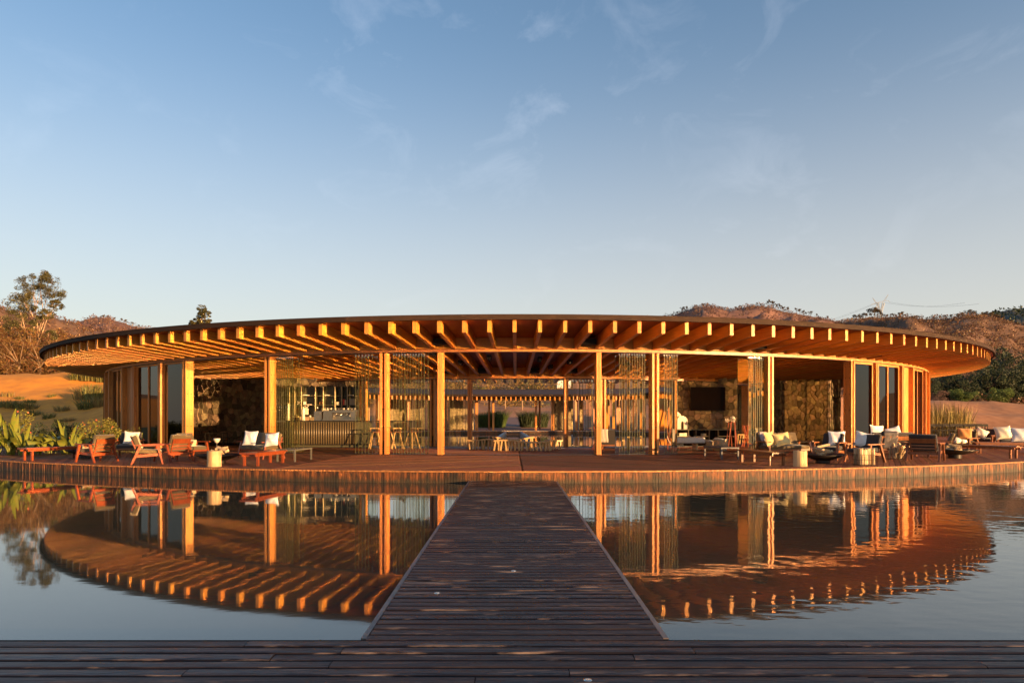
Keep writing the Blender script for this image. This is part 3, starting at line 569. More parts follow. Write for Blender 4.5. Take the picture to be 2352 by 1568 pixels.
relabel('grass tufts on the sand bank', 'green grass tuft on the orange sand bank, {} from the left')
relabel('rust orange trees behind the sand bank', 'rust orange bushy tree behind the sand bank, {} from the left of its kind')
relabel('thin golden trees behind the sand bank', 'thin golden brown tree behind the sand bank, {} from the left of its kind')
relabel('dark broad trees below the right hill', 'broad dark evergreen tree behind the earth bank, {} from the left of its kind')
relabel('dark narrow trees below the right hill', 'narrow dark evergreen tree behind the earth bank, {} from the left of its kind')
relabel('small trees on the far ridge', 'tiny tree on the ridge of the far central hill, {} small one from the left')
relabel('tall trees on the far ridge', 'taller thin tree at the top of the far central hill, {} from the left')
relabel('rounded trees on the near right ridge', 'dark rounded tree on the near right ridge, {} from the left')
relabel('small trees on the far left ridge', 'tiny tree on the ridge of the far left hill, {} from the left')
relabel('trees on the near left ridge', 'small tree on the ridge of the near left hill, {} from the left')
# ================================================================= DOCK AND BOARDWALK
ZB = .06
def board_mesh(l, w, t, name, mt, ch=.010, seed=0, along='x'):
    """plank with eased top edges and a slightly crowned, uneven top"""
    rnd = random.Random(seed); n = max(2, int(l/1.2)); V_ = []; Fc = []
    prof = [(-w/2, -t), (-w/2, -ch), (-w/2+ch, 0), (-w/5, .002), (w/5, .0022), (w/2-ch, 0), (w/2, -ch), (w/2, -t)]
    for i in range(n+1):
        x = -l/2+l*i/n; dz = rnd.uniform(-.0016, .0016); dy = rnd.uniform(-.0015, .0015)
        V_ += [(x, p[0]+dy, p[1]+(dz if p[1] > -t else 0)) for p in prof]
    k = len(prof)
    for i in range(n):
        for j in range(k-1): a = i*k+j; Fc.append((a, a+k, a+k+1, a+1))
    Fc += [tuple(range(k)), tuple(n*k+j for j in range(k-1, -1, -1))]
    m = MB(); m.add(V_, Fc); return m.mesh(name, mt, False)
bw = thing('boardwalk', 'dark stained boardwalk leading straight over the water to the pavilion', 'boardwalk', (.02, 0, ZB))
bm = [board_mesh(2.13, .110, .03, 'plank', DARKW, seed=i) for i in range(7)]
y = 4.87+.062; rnd = random.Random(4)
while y < 17.6:
    o = ob('plank', bm[rnd.randrange(7)], bw, (rnd.uniform(-.006, .006), y, rnd.uniform(-.002, .002))); o.rotation_euler = (R(rnd.uniform(-1.1, 1.1)), 0, R(rnd.uniform(-.06, .06))+(PI if rnd.random() < .5 else 0)); y += .1272
for s_ in (-1, 1):
    m = MB(); m.b2(s_*1.072, s_*1.112, 4.93, 17.62, -.16, -.004); m.build('edge_board', TRIM, bw)
m = MB()
for x in (-.95, 0, .95): m.b2(x-.04, x+.04, 4.8, 17.6, -.2, -.035)
m.build('joist', BLKF, bw)
dk = thing('dock', 'wide dark stained dock in the foreground that the boardwalk starts from', 'dock', (0, 0, ZB))
rnd = random.Random(9); yy = 4.87-.066
rows = 0; cache = {}
while yy > -1.2:
    x = -8-rnd.uniform(0, 3.6)
    while x < 8:
        l = rnd.choice([2.4, 3., 3.6, 4.2]); key = (l, rnd.randrange(4))
        if key not in cache: cache[key] = board_mesh(l-.006, .1185, .03, 'plank', DARKW, ch=.012, seed=hash(key) % 99)
        o = ob('plank', cache[key], dk, (x+l/2, yy, rnd.uniform(-.0025, .0025))); o.rotation_euler = (R(rnd.uniform(-1.3, 1.3)), 0, PI if rnd.random() < .5 else 0); x += l
    yy -= .1345; rows += 1
m = MB(); m.b2(-12, 12, 4.86, 4.90, -.18, -.006); m.build('edge_board', BLKF, dk)
m = MB(); m.b2(-12, 12, -6, -1.25, -.2, -.004); m.b2(-12, 12, -1.2, 4.84, -.2, -.04); m.build('deck_frame', BLKF, dk)
for (u, v, lb) in [(1350, 1561, 'small round steel light set in the foreground dock boards'), (1004, 1361, 'small round steel light set in the left side of the boardwalk'), (1180, 1310, 'small round steel light set in the middle of the boardwalk')]:
    x, y_, _ = G(u, v, ZB); o = thing('deck_light', lb, 'deck light', (x, y_, ZB)); m = MB(); m.lathe([(.026, -.01), (.026, .004), (.018, .006)], 16); m.build('bezel', CHROME, o, smooth=True)
    m = MB(); m.lathe([(.0, .0065), (.016, .006)][::-1], 12); m.build('lens', CERAM, o)

# ================================================================= RING TERRACE
T = thing('terrace', 'circular raised timber terrace that carries the ring shaped pavilion', 'terrace')
RO, RI = 33.0, 18.8
m = MB(); m.ring(RI, RO-.08, -.4, .262, -.4, .262, n=180); struct(m.build('terrace_base', BLKF, T))
A28 = R(28.1)
def plank_field(dirv, region, x0, x1, name='plank', pitch=.147, limit=None):
    """planks running along dirv, cut to the region (a predicate)"""
    t = Vector(dirv).normalized(); n_ = Vector((-t.y, t.x)); out_ = []
    c0 = Vector(x0)
    k0, k1 = x1
    for k in range(k0, k1):
        e = []
        for s_ in (-.5, .5):
            o_ = c0+n_*((k+s_*.95)*pitch); seg = [q for q in np.arange(-26, 26, .06) if region(o_+t*q)]
            if not seg: e = None; break
            # the longest run
            runs = []; st = seg[0]; pv = seg[0]
            for q in seg[1:]:
                if q-pv > .09: runs.append((st, pv)); st = q
                pv = q
            runs.append((st, pv)); e.append((o_, max(runs, key=lambda r: r[1]-r[0])))
        if not e: continue
        (oa, (a0, a1)), (ob_, (b0, b1)) = e
        if min(a1-a0, b1-b0) < .15: continue
        out_.append((oa+t*a0, oa+t*a1, ob_+t*b1, ob_+t*b0))
    return out_
def rad(p): return math.hypot(p.x-CX, p.y-CY)
def bL(y): return -6.25+.11*(y-17.7)
inr = lambda p: RI+1.45 < rad(p) < RO
ca, sa = math.cos(A28), math.sin(A28)
cenL = lambda p: inr(p) and p.x < CX-.004 and p.x > bL(p.y)+.004 and p.y < 34
cenR = lambda p: inr(p) and p.x > CX+.004 and p.x < 2*CX-bL(p.y)-.004 and p.y < 34
farL = lambda p: inr(p) and p.x < bL(p.y)-.004 and (p.x > -19) and p.y < 37 and (rad(p) > 29.9 or math.degrees(math.atan2(-(p.x-CX), CY-p.y)) < 39)
farR = lambda p: inr(p) and p.x > 2*CX-bL(p.y)+.004 and p.x < 27.5 and p.y < 38
PL = [('cl', plank_field((ca, sa), cenL, (-3, 24), (-90, 90))), ('cr', plank_field((ca, -sa), cenR, (3, 24), (-90, 90))),
      ('fl', plank_field((sa, -ca), farL, (-12, 25), (-110, 110))), ('fr', plank_field((sa, ca), farR, (15, 26), (-130, 130)))]
allp = []
for nm, ps in PL:
    for q in ps:
        c = (q[0]+q[1]+q[2]+q[3])/4; allp.append((((q[0]-q[1]).length)/max(c.y, 5)**1.5, nm, q))
allp.sort(key=lambda t: -t[0])
def plank_geo(b, q, ctr, dz, z0=DZ):
    vs_ = [Vector((p.x-ctr.x, p.y-ctr.y, z)) for z in (z0-.03, z0+dz) for p in q]
    b.add(vs_, [(3, 2, 1, 0), (4, 5, 6, 7), (0, 1, 5, 4), (1, 2, 6, 5), (2, 3, 7, 6), (3, 0, 4, 7)])
# each plank mesh lies along local X so that the wood grain runs with it
rest = MB(); dirs = {'cl': A28, 'cr': -A28, 'fl': -(PI/2-A28), 'fr': PI/2-A28}
for i, (w_, nm, q) in enumerate(allp):
    ctr = (q[0]+q[1]+q[2]+q[3])/4; dz = random.uniform(-.0015, .0015); an = dirs[nm]
    if i < 298:
        c_, s_ = math.cos(-an), math.sin(-an); loc = [Vector(((p.x-ctr.x)*c_-(p.y-ctr.y)*s_, (p.x-ctr.x)*s_+(p.y-ctr.y)*c_)) for p in q]
        b = MB(); vs_ = [Vector((p.x, p.y, z)) for z in (-.03, dz) for p in loc]
        b.add(vs_, [(3, 2, 1, 0), (4, 5, 6, 7), (0, 1, 5, 4), (1, 2, 6, 5), (2, 3, 7, 6), (3, 0, 4, 7)])
        b.build('plank', DECK, T, loc=(ctr.x, ctr.y, DZ), rz=an)
    else: plank_geo(rest, q, Vector((0, 0)), dz)
# the rest of the ring, past the 300 nearest planks and out of sight from the front
t = 0.
while t < 2*PI:
    th = t; mid = math.degrees(th if th < PI else th-2*PI)
    if not (-33 < mid < 52):
        r0 = 29.9 if -75 < mid < -30 else RI+1.45
        w2 = .07/RO; a, b_, c_, d_ = polar(r0, th-w2), polar(RO, th-w2), polar(RO, th+w2), polar(r0, th+w2)
        plank_geo(rest, (a, b_, c_, d_), Vector((0, 0)), random.uniform(-.001, .001))
    t += .147/RO
rest.build('planking', DECK, T, kind='stuff')
m = MB(); m.ring(RI-.05, RI+1.44, .0, DZ+.004, .0, DZ+.004, n=180); m.build('stone_rim', CONC, T)
m = MB(); m.ring(RO-.03, RO+.035, .27, DZ+.006, .27, DZ+.006, n=240); m.build('rim_board', DECK, T)
# upright boards round the edge
q = []; tone = []; rng = np.random.default_rng(3); n_ = int(2*PI*RO/.074)
for i in range(n_):
    th = i*2*PI/n_; 
    if 115 < math.degrees(th) < 250: continue
    w2 = .0335/RO; dr = rng.uniform(-.008, .008); zb = -.12; zt = .268+rng.uniform(-.006, 0)
    r1 = RO+.012+dr; p = [polar(r, t_, z) for z in (zb, zt) for r, t_ in ((r1-.03, th-w2), (r1, th-w2), (r1, th+w2), (r1-.03, th+w2))]
    for f in ((0, 1, 5, 4), (1, 2, 6, 5), (2, 3, 7, 6), (4, 5, 6, 7)): q += [p[j] for j in f]; tone.append(0)
    tn = rng.random(); tone[-4:] = [tn]*4
q = np.array([tuple(v) for v in q]); ob('skirt_boards', npmesh('skirt_boards', q, np.arange(len(q)).reshape(-1, 4), SKIRT, tone=tone), T, kind='stuff')
q = []; tone = []
for i in range(int(2*PI*RI/.09)):
    th = i*.09/RI
    p = [polar(RI-.07, th+k_*.04/RI, z) for k_, z in ((-1, -.1), (1, -.1), (1, .26), (-1, .26))]; q += p; tone.append(rng.random())
q = np.array([tuple(v) for v in q]); ob('inner_skirt_boards', npmesh('inner_skirt_boards', q, np.arange(len(q)).reshape(-1, 4), SKIRT, tone=tone), T, kind='stuff')
# the low jetty across the courtyard pool
m = MB()
for s_ in (-1, 1): m.add([(CX-.15+s_*.62, 64.7, .3), (CX-.15+s_*.9, 46, .3), (CX-.15+s_*1.2, 46, .3), (CX-.15+s_*.8, 64.7, .3), (CX-.15+s_*.62, 64.7, -.3), (CX-.15+s_*.9, 46, -.3), (CX-.15+s_*1.2, 46, -.3), (CX-.15+s_*.8, 64.7, -.3)], [(0, 1, 2, 3), (7, 6, 5, 4), (0, 4, 5, 1), (1, 5, 6, 2), (2, 6, 7, 3), (3, 7, 4, 0)])
j = thing('pool_channel', 'narrow water channel between pale stone rims crossing the courtyard pool', 'water channel'); m.build('stone_rim', CONC, j)
m = MB(); m.b2(CX-.8, CX+.5, 64.7, 66.5, .05, .26); m.build('timber_step', BRNW, j)
# path and gravel ramp behind the ring
m = MB(); ys = [83, 90, 98, 104.5]; pv = []
for y_ in ys: pv += [(PX(1160, 83)+(y_-83)*.0, y_, gz(1176, y_)+.05), (PX(1197, 83), y_, gz(1176, y_)+.05)]
m.add(pv, [(i, i+1, i+3, i+2) for i in (0, 2, 4)]); struct(m.build('path', mat('path_surface', (.20, .11, .09), (.15, .085, .07), .8, nscale=6, bump=.4)))

# ================================================================= PAVILION
P = thing('pavilion', 'ring shaped open timber pavilion with radiating roof beams and dark metal roof edge', 'pavilion')
RB0, RB1, NBM = 17.1, 28.54, 224
SL = (4.335-3.30)/(RB1-RB0); BH = .388
def zb_(r): return 3.30+SL*(r-RB0)
prof = [(RB0, zb_(RB0)), (RB1, zb_(RB1)), (RB1, zb_(RB1)+BH), (RB0, zb_(RB0)+BH)]
vb = [(sx*.061, -r, z) for sx in (-1, 1) for r, z in prof]
mb = MB(); mb.add(vb, [(0, 1, 2, 3), (7, 6, 5, 4), (0, 4, 5, 1), (1, 5, 6, 2), (2, 6, 7, 3), (3, 7, 4, 0)])
beam = mb.mesh('beam', GLU)
for k in range(NBM): ob('beam', beam, P, (CX, CY, 0), -.0345+k*2*PI/NBM)
m = MB(); m.ring(RB0-.05, RB1+.1, zb_(RB0)+BH+.004, zb_(RB0)+BH+.05, zb_(RB1)+BH+.004, zb_(RB1)+BH+.05); m.build('soffit', SOF, P)
m = MB(); m.ring(RB0-.1, RB1+.16, zb_(RB0)+BH+.055, zb_(RB0)+BH+.16, zb_(RB1)+BH+.055, zb_(RB1)+BH+.128); m.build('roof', ROOFM, P)
m = MB(); m.ring(RB1+.105, RB1+.2, zb_(RB1)+BH-.01, 4.858, zb_(RB1)+BH-.01, 4.858); m.ring(RB1+.02, RB1+.21, 4.860, 4.876, 4.860, 4.876); m.build('roof_edge', FAS, P)
m = MB(); m.ring(RB0-.16, RB0-.105, zb_(RB0)+BH-.01, zb_(RB0)+BH+.19, zb_(RB0)+BH-.01, zb_(RB0)+BH+.19); m.build('inner_roof_edge', FAS, P)
RC, RN = 25.8, 19.3
for r, nm in ((RC, 'blocking'), (RN, 'blocking')):
    b = MB()
    for k in range(NBM):
        t0 = -.0345+k*2*PI/NBM; e = .065/r
        b.ring(r-.03, r+.03, zb_(r)+.01, zb_(r)+BH, zb_(r)+.01, zb_(r)+BH, t0+e, t0+2*PI/NBM-e, 1)
    b.build(nm, GLU, P)
for r in (RC, RN):
    b = MB(); b.ring(r-.09, r+.09, zb_(r)-.10, zb_(r)-.012, zb_(r)-.10, zb_(r)-.012, n=224); b.build('header_rail', GLU if 0 else COLW, P)
    b = MB(); b.ring(r-.05, r+.115, zb_(r)-.125, zb_(r)-.104, zb_(r)-.125, zb_(r)-.104, n=224); b.build('glass_track', STEEL, P)
    b = MB(); b.ring(r-.1, r+.1, DZ+.006, DZ+.022, DZ+.006, DZ+.022, n=224); b.build('floor_track', STEEL, P)
for r, nm in ((27.1, 0), (22.6, 0)):   # thin blocking lines seen on the ceiling
    pass
# columns: two or more upright glulam plies, set radially and bolted
def column_mesh(h, kind):
    wd = MB(); st = MB(); w = .080; D_ = .35
    gap = {'narrow': .014, 'wide': .10, 'fixed': .05}[kind]
    for s_ in (-1, 1): wd.b2(s_*gap/2, s_*(gap/2+w), -D_/2, D_/2, .02, h)
    if kind == 'wide': wd.b2(-gap/2, gap/2, -.0, D_/2-.05, .3, h)
    st.b2(-gap/2-w*.9, gap/2+w*.9, -D_/2+.03, D_/2-.03, 0, .018)
    st.b2(-.004, .004, -D_/2+.02, -.002, .02, .5)
    for z in [.12, .2, .28]+[h*k_ for k_ in (.27, .45, .63, .81)]+[h-.22, h-.12]:
        for yy in (-.09, .07) if True else ():
            st.box((0, yy, z), (gap+2*w+.03, .026, .026))
        if kind == 'wide': st.box((0, -D_/2+.03, z), (gap+.02, .016, .016))
    return wd, st
CM = {}
def add_column(r, thd, kind):
    h = zb_(r)-.13-DZ if r in (RC, RN) else 3
    key = (kind, round(h, 3))
    if key not in CM: wd, st = column_mesh(h, kind); CM[key] = (wd.mesh('column', COLW), st.mesh('bolts', STEEL))
    p = polar(r, R(thd), DZ); o = ob('column', CM[key][0], P, p, R(thd)); ob('bolts', CM[key][1], o, kind='stuff')
out_cols = [(6.25, 'narrow'), (10.9, 'wide'), (21.65, 'wide'), (32.0, 'wide'), (36.2, 'fixed'), (42.0, 'fixed'), (45.4, 'fixed'), (51.4, 'fixed'), (55.0, 'fixed'), (61, 'fixed'), (65, 'fixed')]
in_cols = [(6.45, 'narrow'), (11.5, 'wide'), (22.2, 'wide'), (32.5, 'wide'), (42, 'wide'), (55, 'wide')]
for base in (0, 180):
    for s_ in (-1, 1):
        for a, k in out_cols: add_column(RC, base+s_*a, k)
        for a, k in in_cols: add_column(RN, base+s_*a, k)
for a in (72, 79, 86, 94, 101, 108):
    for s_ in (-1, 1): add_column(RC, s_*a, 'fixed')
# fixed glazing between the side columns: frames with panes
def window(r, a0, a1, n=2, boards=False):
    z0, z1 = DZ+.03, zb_(r)-.128; p0, p1 = polar(r, R(a0)), polar(r, R(a1)); c = (p0+p1)/2; an = math.atan2(p1.y-p0.y, p1.x-p0.x); Lw = (p1-p0).length
    f = MB(); fw = .075
    f.b2(-Lw/2, Lw/2, -.05, .05, z1-fw, z1); f.b2(-Lw/2, Lw/2, -.05, .05, z0, z0+fw)
    for i in range(n+1):
        x = -Lw/2+fw/2+(Lw-fw)*i/n; f.b2(x-fw/2, x+fw/2, -.052, .052, z0+fw, z1-fw)
    o = f.build('window_frame', COLW, P, loc=(c.x, c.y, 0), rz=an)
    for i in range(n):
        x0 = -Lw/2+fw+(Lw-fw)*i/n; x1 = -Lw/2+fw/2+(Lw-fw)*(i+1)/n-fw/2
        g_ = MB(); g_.b2(x0, x1, -.006, .006, z0+fw, z1-fw); g_.build('pane', GLF, o)
def timber_infill(r, a0, a1):
    z0, z1 = DZ+.03, zb_(r)-.128; p0, p1 = polar(r-.05, R(a0)), polar(r-.05, R(a1)); c = (p0+p1)/2; an = math.atan2(p1.y-p0.y, p1.x-p0.x); Lw = (p1-p0).length
    f = MB(); k = 4
    for i in range(k): f.b2(-Lw/2+Lw*i/k+.002, -Lw/2+Lw*(i+1)/k-.002, -.03+.004*(i % 2), .03, z0, z1)
    f.build('timber_panel', COLW, P, loc=(c.x, c.y, 0), rz=an)
for s_ in (-1, 1):
    for a0, a1, k in ((32.35, 35.9, 't'), (36.48, 41.72, 'w'), (42.28, 45.12, 't'), (45.68, 51.12, 'w'), (51.68, 54.72, 't'), (55.28, 60.72, 'w'), (61.28, 64.72, 't'), (65.28, 71.72, 'w'), (72.28, 78.72, 'w'), (79.28, 85.72, 'w')):
        x0, x1 = (a0, a1) if s_ > 0 else (-a1, -a0)
        if k == 'w': window(RC, x0, x1)
        elif a0 > 40: timber_infill(RC, x0, x1)
        else: window(RC, x0, x1, 1)
# folding glass panels parked in stacks
GP = {}
def glass_stack(r, thd, n, pitch=.15, wide=.62, skew=0., first=0):
    h = zb_(r)-.13-DZ
    if (r, wide) not in GP:
        g_ = MB(); g_.add([(.006, 0, .05), (wide-.006, 0, .05), (wide-.006, 0, h-.06), (.006, 0, h-.06)], [(0, 1, 2, 3)]); gm = g_.mesh('glass_panel', GLS)
        e = MB()
        for x in (.003, wide-.003): e.b2(x-.004, x+.004, -.0055, .0055, .05, h-.06)
        e.b2(0, wide, -.0055, .0055, .045, .052); em = e.mesh('panel_edge', GEDGE)
        k = MB()
        for x in (.05, wide-.05): k.b2(x-.02, x+.02, -.014, .014, .02, .075); k.b2(x-.02, x+.02, -.014, .014, h-.085, h-.02)
        k.b2(.02, .03, -.008, .008, h*.47, h*.47+.04)
        GP[(r, wide)] = (gm, em, k.mesh('clamp', CHROME))
    gm, em, km = GP[(r, wide)]
    for i in range(n):
        t_ = R(thd)+(i-(n-1)/2)*pitch/r; p = polar(r-.02, t_, DZ)
        o = ob('glass_panel', gm, P, p, t_+PI/2+skew+random.uniform(-.09, .09)); ob('panel_edge', em, o); ob('clamp', km, o, kind='stuff')
glass_stack(RC, -20.2, 8, .10, .62); glass_stack(RC, -12.75, 6, .13, .6); glass_stack(RC, -8.9, 12, .105, .58)
glass_stack(RC, 9.1, 11, .095, .62); glass_stack(RC, 12.4, 6, .10, .55); glass_stack(RC, 20.5, 8, .10, .62)
glass_stack(RN, -13.6, 5, .13, .6); glass_stack(RN, -8.6, 8, .15, .55); glass_stack(RN, 9.0, 8, .15, .55); glass_stack(RN, 13.4, 5, .13, .6)
# dark units hung between the beams
def unit(r, k, w=.5, dz=.06, h=.2):
    t_ = -.0345+(k+.5)*2*PI/NBM; p = polar(r, t_, zb_(r)+dz+h/2); b = MB(); b.box((0, 0, 0), (w, .55, h)); b.box((0, -.285, 0), (w*.85, .02, h*.7)); b.build('air_vent', BLKF, P, loc=p, rz=t_)
for k in (-3, 4, -13, 13, -22, 22): unit(RC+.4, k)
for k in (-5, -2, 2, 5, -10): unit(RN+.6, k)
for k, r in ((-3, 22.5), (-1, 23.6), (2, 23.2), (4, 22.6), (-4, 24.6), (3, 21.4)): unit(r, k, .14, .0, .16)

# ---- stone walls: every stone is a piece
def voronoi(Lw, H, s, seed):
    rnd = random.Random(seed); nx = max(2, round(Lw/s)); ny = max(2, round(H/s)); pts = {}
    for i in range(-2, nx+2):
        for j in range(-2, ny+2): pts[i, j] = ((i+.5+rnd.uniform(-.42, .42))*Lw/nx, (j+.5+rnd.uniform(-.42, .42))*H/ny)
    cells = []
    for (i, j), (x, y) in pts.items():
        if not (0 <= i < nx and 0 <= j < ny): continue
        poly = [(0, 0), (Lw, 0), (Lw, H), (0, H)]
        for di in range(-2, 3):
            for dj in range(-2, 3):
                if (di, dj) == (0, 0) or (i+di, j+dj) not in pts: continue
                a, b = pts[i+di, j+dj]; mx_, my_ = (x+a)/2, (y+b)/2; nx_, ny_ = a-x, b-y; ln = math.hypot(nx_, ny_); off = .0045
                o_ = []
                f_ = lambda p: ((p[0]-mx_)*nx_+(p[1]-my_)*ny_)/ln+off
                for q in range(len(poly)):
                    p, r_ = poly[q], poly[(q+1) % len(poly)]; fp, fr = f_(p), f_(r_)
                    if fp <= 0: o_.append(p)
                    if fp*fr < 0: t_ = fp/(fp-fr); o_.append((p[0]+(r_[0]-p[0])*t_, p[1]+(r_[1]-p[1])*t_))
                poly = o_
                if len(poly) < 3: break
            if len(poly) < 3: break
        if len(poly) >= 3: cells.append(poly)
    return cells
def stone_geo(b, poly, rnd, dep_=.035):
    cx = sum(p[0] for p in poly)/len(poly); cy = sum(p[1] for p in poly)/len(poly); n = len(poly); e = dep_*rnd.uniform(.5, 1.3); tx, ty = rnd.uniform(-.12, .12), rnd.uniform(-.12, .12)
    back = [(p[0]-cx, .03, p[1]-cy) for p in poly]; mid = [((p[0]-cx)*.985, -e*.6, (p[1]-cy)*.985) for p in poly]; fr = [((p[0]-cx)*.92, -e-tx*(p[0]-cx)-ty*(p[1]-cy), (p[1]-cy)*.92) for p in poly]
    fs_ = []
    for i in range(n): k = (i+1) % n; fs_ += [(i, k, n+k, n+i), (n+i, n+k, 2*n+k, 2*n+i)]
    fs_.append(tuple(2*n+i for i in range(n)))
    b.add(back+mid+fr, fs_); return cx, cy
def stone_wall(label, p0, p1, H, s, seed, singles=True, th=.45, group=None):
    p0 = Vector((*p0, 0)); p1 = Vector((*p1, 0)); Lw = (p1-p0).length; an = math.atan2(p1.y-p0.y, p1.x-p0.x); w = thing('stone_wall', label, 'stone wall', (p0.x, p0.y, DZ), an, group); rnd = random.Random(seed)
    b = MB(); b.b2(0, Lw, .02, th, .0, H-.01); b.build('mortar_core', MORT, w)
    cells = voronoi(Lw, H, s, seed); all_ = None if singles else MB()
    for c in cells:
        b = MB(); cx, cy = stone_geo(b, c, rnd)
        if singles: b.build('stone', STONE, w, loc=(cx, 0, cy))
        else:
            n0 = len(all_.v); all_.add([(v[0]+cx, v[1], v[2]+cy) for v in b.v], b.f)
    # stones round the two ends and the back
    e = all_ or MB()
    for xx, sg in ((0, -1), (Lw, 1)):
        for c in voronoi(th, H, s*.9, seed+5):
            b = MB(); cx, cy = stone_geo(b, c, rnd, .03)
            e.add([(xx-sg*(v[1]-.02), cx+v[0], v[2]+cy) for v in b.v], [f[::-1] if sg < 0 else f for f in b.f])
    if singles: e.build('end_stones', STONE, w, kind='stuff')
    else: e.build('stones', STONE, w, kind='stuff')
    return w
stone_wall('rough stone wall left of the bar, bright at its left end and dark beyond', (-17.35, 36.8), (-12.7, 35.2), 3.38, .30, 1)
stone_wall('sunlit rough stone wall behind the bar shelves', (-12.0, 33.5), (-7.3, 33.3), 3.28, .29, 2)
stone_wall('shaded rough stone wall carrying the dark screen above the media shelf', (7.75, 33.3), (12.3, 33.5), 3.28, .29, 3)
stone_wall('dark rough stone wall right of the media shelf, behind the yellow cushions', (13.0, 35.2), (17.7, 36.8), 3.38, .30, 4)
stone_wall('far stone wall left of the entrance path across the courtyard', (-13.6, 73.4), (-4.2, 73.0), 3.4, .36, 5, False)
stone_wall('far stone wall right of the entrance path across the courtyard', (4.6, 73.0), (14.0, 73.4), 3.4, .36, 6, False)
# ================================================================= FURNITURE
def rbox(w, d, h, r=.04, seg=2, bulge=0., seed=0):
    bm_ = bmesh.new(); bmesh.ops.create_cube(bm_, size=1)
    for v in bm_.verts: v.co = Vector((v.co.x*w, v.co.y*d, v.co.z*h))
    bmesh.ops.bevel(bm_, geom=bm_.edges[:], offset=r, segments=seg, affect='EDGES', profile=.5)
    return bm_
def cushion(name, w, d, h, mt, parent, loc, rot=(0, 0, 0), r=.035):
    bm_ = rbox(w, d, h, r, 3); me = bpy.data.meshes.new(name); bm_.to_mesh(me); bm_.free(); me.materials.append(mt)
    me.polygons.foreach_set('use_smooth', [True]*len(me.polygons)); o = ob(name, me, parent, loc); o.rotation_euler = rot; return o
def pillow_mesh(w, h, t, mt, seed=0, n=12):
    rnd = random.Random(seed); V_ = []; Fc = []; wr = [rnd.uniform(-1, 1) for _ in range(4)]
    for s_ in (-1, 1):
        for i in range(n+1):
            for j in range(n+1):
                u = -1+2*i/n; v = -1+2*j/n
                th = max(0, (1-abs(u)**2.6))*max(0, (1-abs(v)**2.6)); th = th**.55
                x = u*w/2*(1-.11*(1-v*v)); z = v*h/2*(1-.11*(1-u*u))
                V_.append((x, s_*t/2*th+.012*math.sin(5*u+wr[0]*3+v*3)*th, z+.01*wr[1]*math.sin(3*u)))
    k = (n+1)**2
    for i in range(n):
        for j in range(n):
            a = i*(n+1)+j; Fc += [(a, a+1, a+n+2, a+n+1), (k+a, k+a+n+1, k+a+n+2, k+a+1)]
    m = MB(); m.add(V_, Fc); return m.mesh('pillow', mt, True)
def pillow(label, x, y, z, yaw, mt, w=.47, h=.45, t=.16, lean=-.28, roll=0., seed=0, cat='pillow'):
    """z = height of its lower edge; yaw = the direction it faces (0 = towards the boardwalk)"""
    o = tag(ob('pillow', pillow_mesh(w, h, t, mt, seed), None, (x, y, z+h/2*math.cos(lean))), label, cat); o.rotation_euler = (lean, roll, yaw); return o
def throw_mesh(w, front, back, t, mt, sag=.02, name='throw', seed=0):
    """cloth folded over an edge: local x width, hangs -front on -y side and -back on +y side"""
    rnd = random.Random(seed); path = []; nF = 8
    for i in range(nF+1): path.append((-t/2-.012-.02*math.sin(i*1.1+seed)*(1-i/nF), -front+front*i/nF))
    for i in range(1, 5): a = PI*i/5; path.append((-math.cos(a)*(t/2+.012), .014*math.sin(a)+.006))
    for i in range(nF+1): path.append((t/2+.012+.02*math.sin(i*1.3+seed)*(i/nF), -back*i/nF))
    V_ = []; nx = 8
    for i in range(nx+1):
        x = -w/2+w*i/nx
        for (yy, zz) in path: V_.append((x+.01*math.sin(zz*9), yy+.012*math.sin(i*1.9+zz*5+seed), zz))
    k = len(path); Fc = [(i*k+j, (i+1)*k+j, (i+1)*k+j+1, i*k+j+1) for i in range(nx) for j in range(k-1)]
    m = MB(); m.add(V_, Fc); me = m.mesh(name, mt, True); return me
def throw(label, x, y, z, yaw, mt, w=.4, front=.3, back=.3, t=.12, seed=0, lean=0.):
    o = tag(ob('throw', throw_mesh(w, front, back, t, mt, seed=seed), None, (x, y, z), yaw), label, 'throw'); o.rotation_euler = (lean, 0, yaw)
    md = o.modifiers.new('thickness', 'SOLIDIFY'); md.thickness = .012; return o

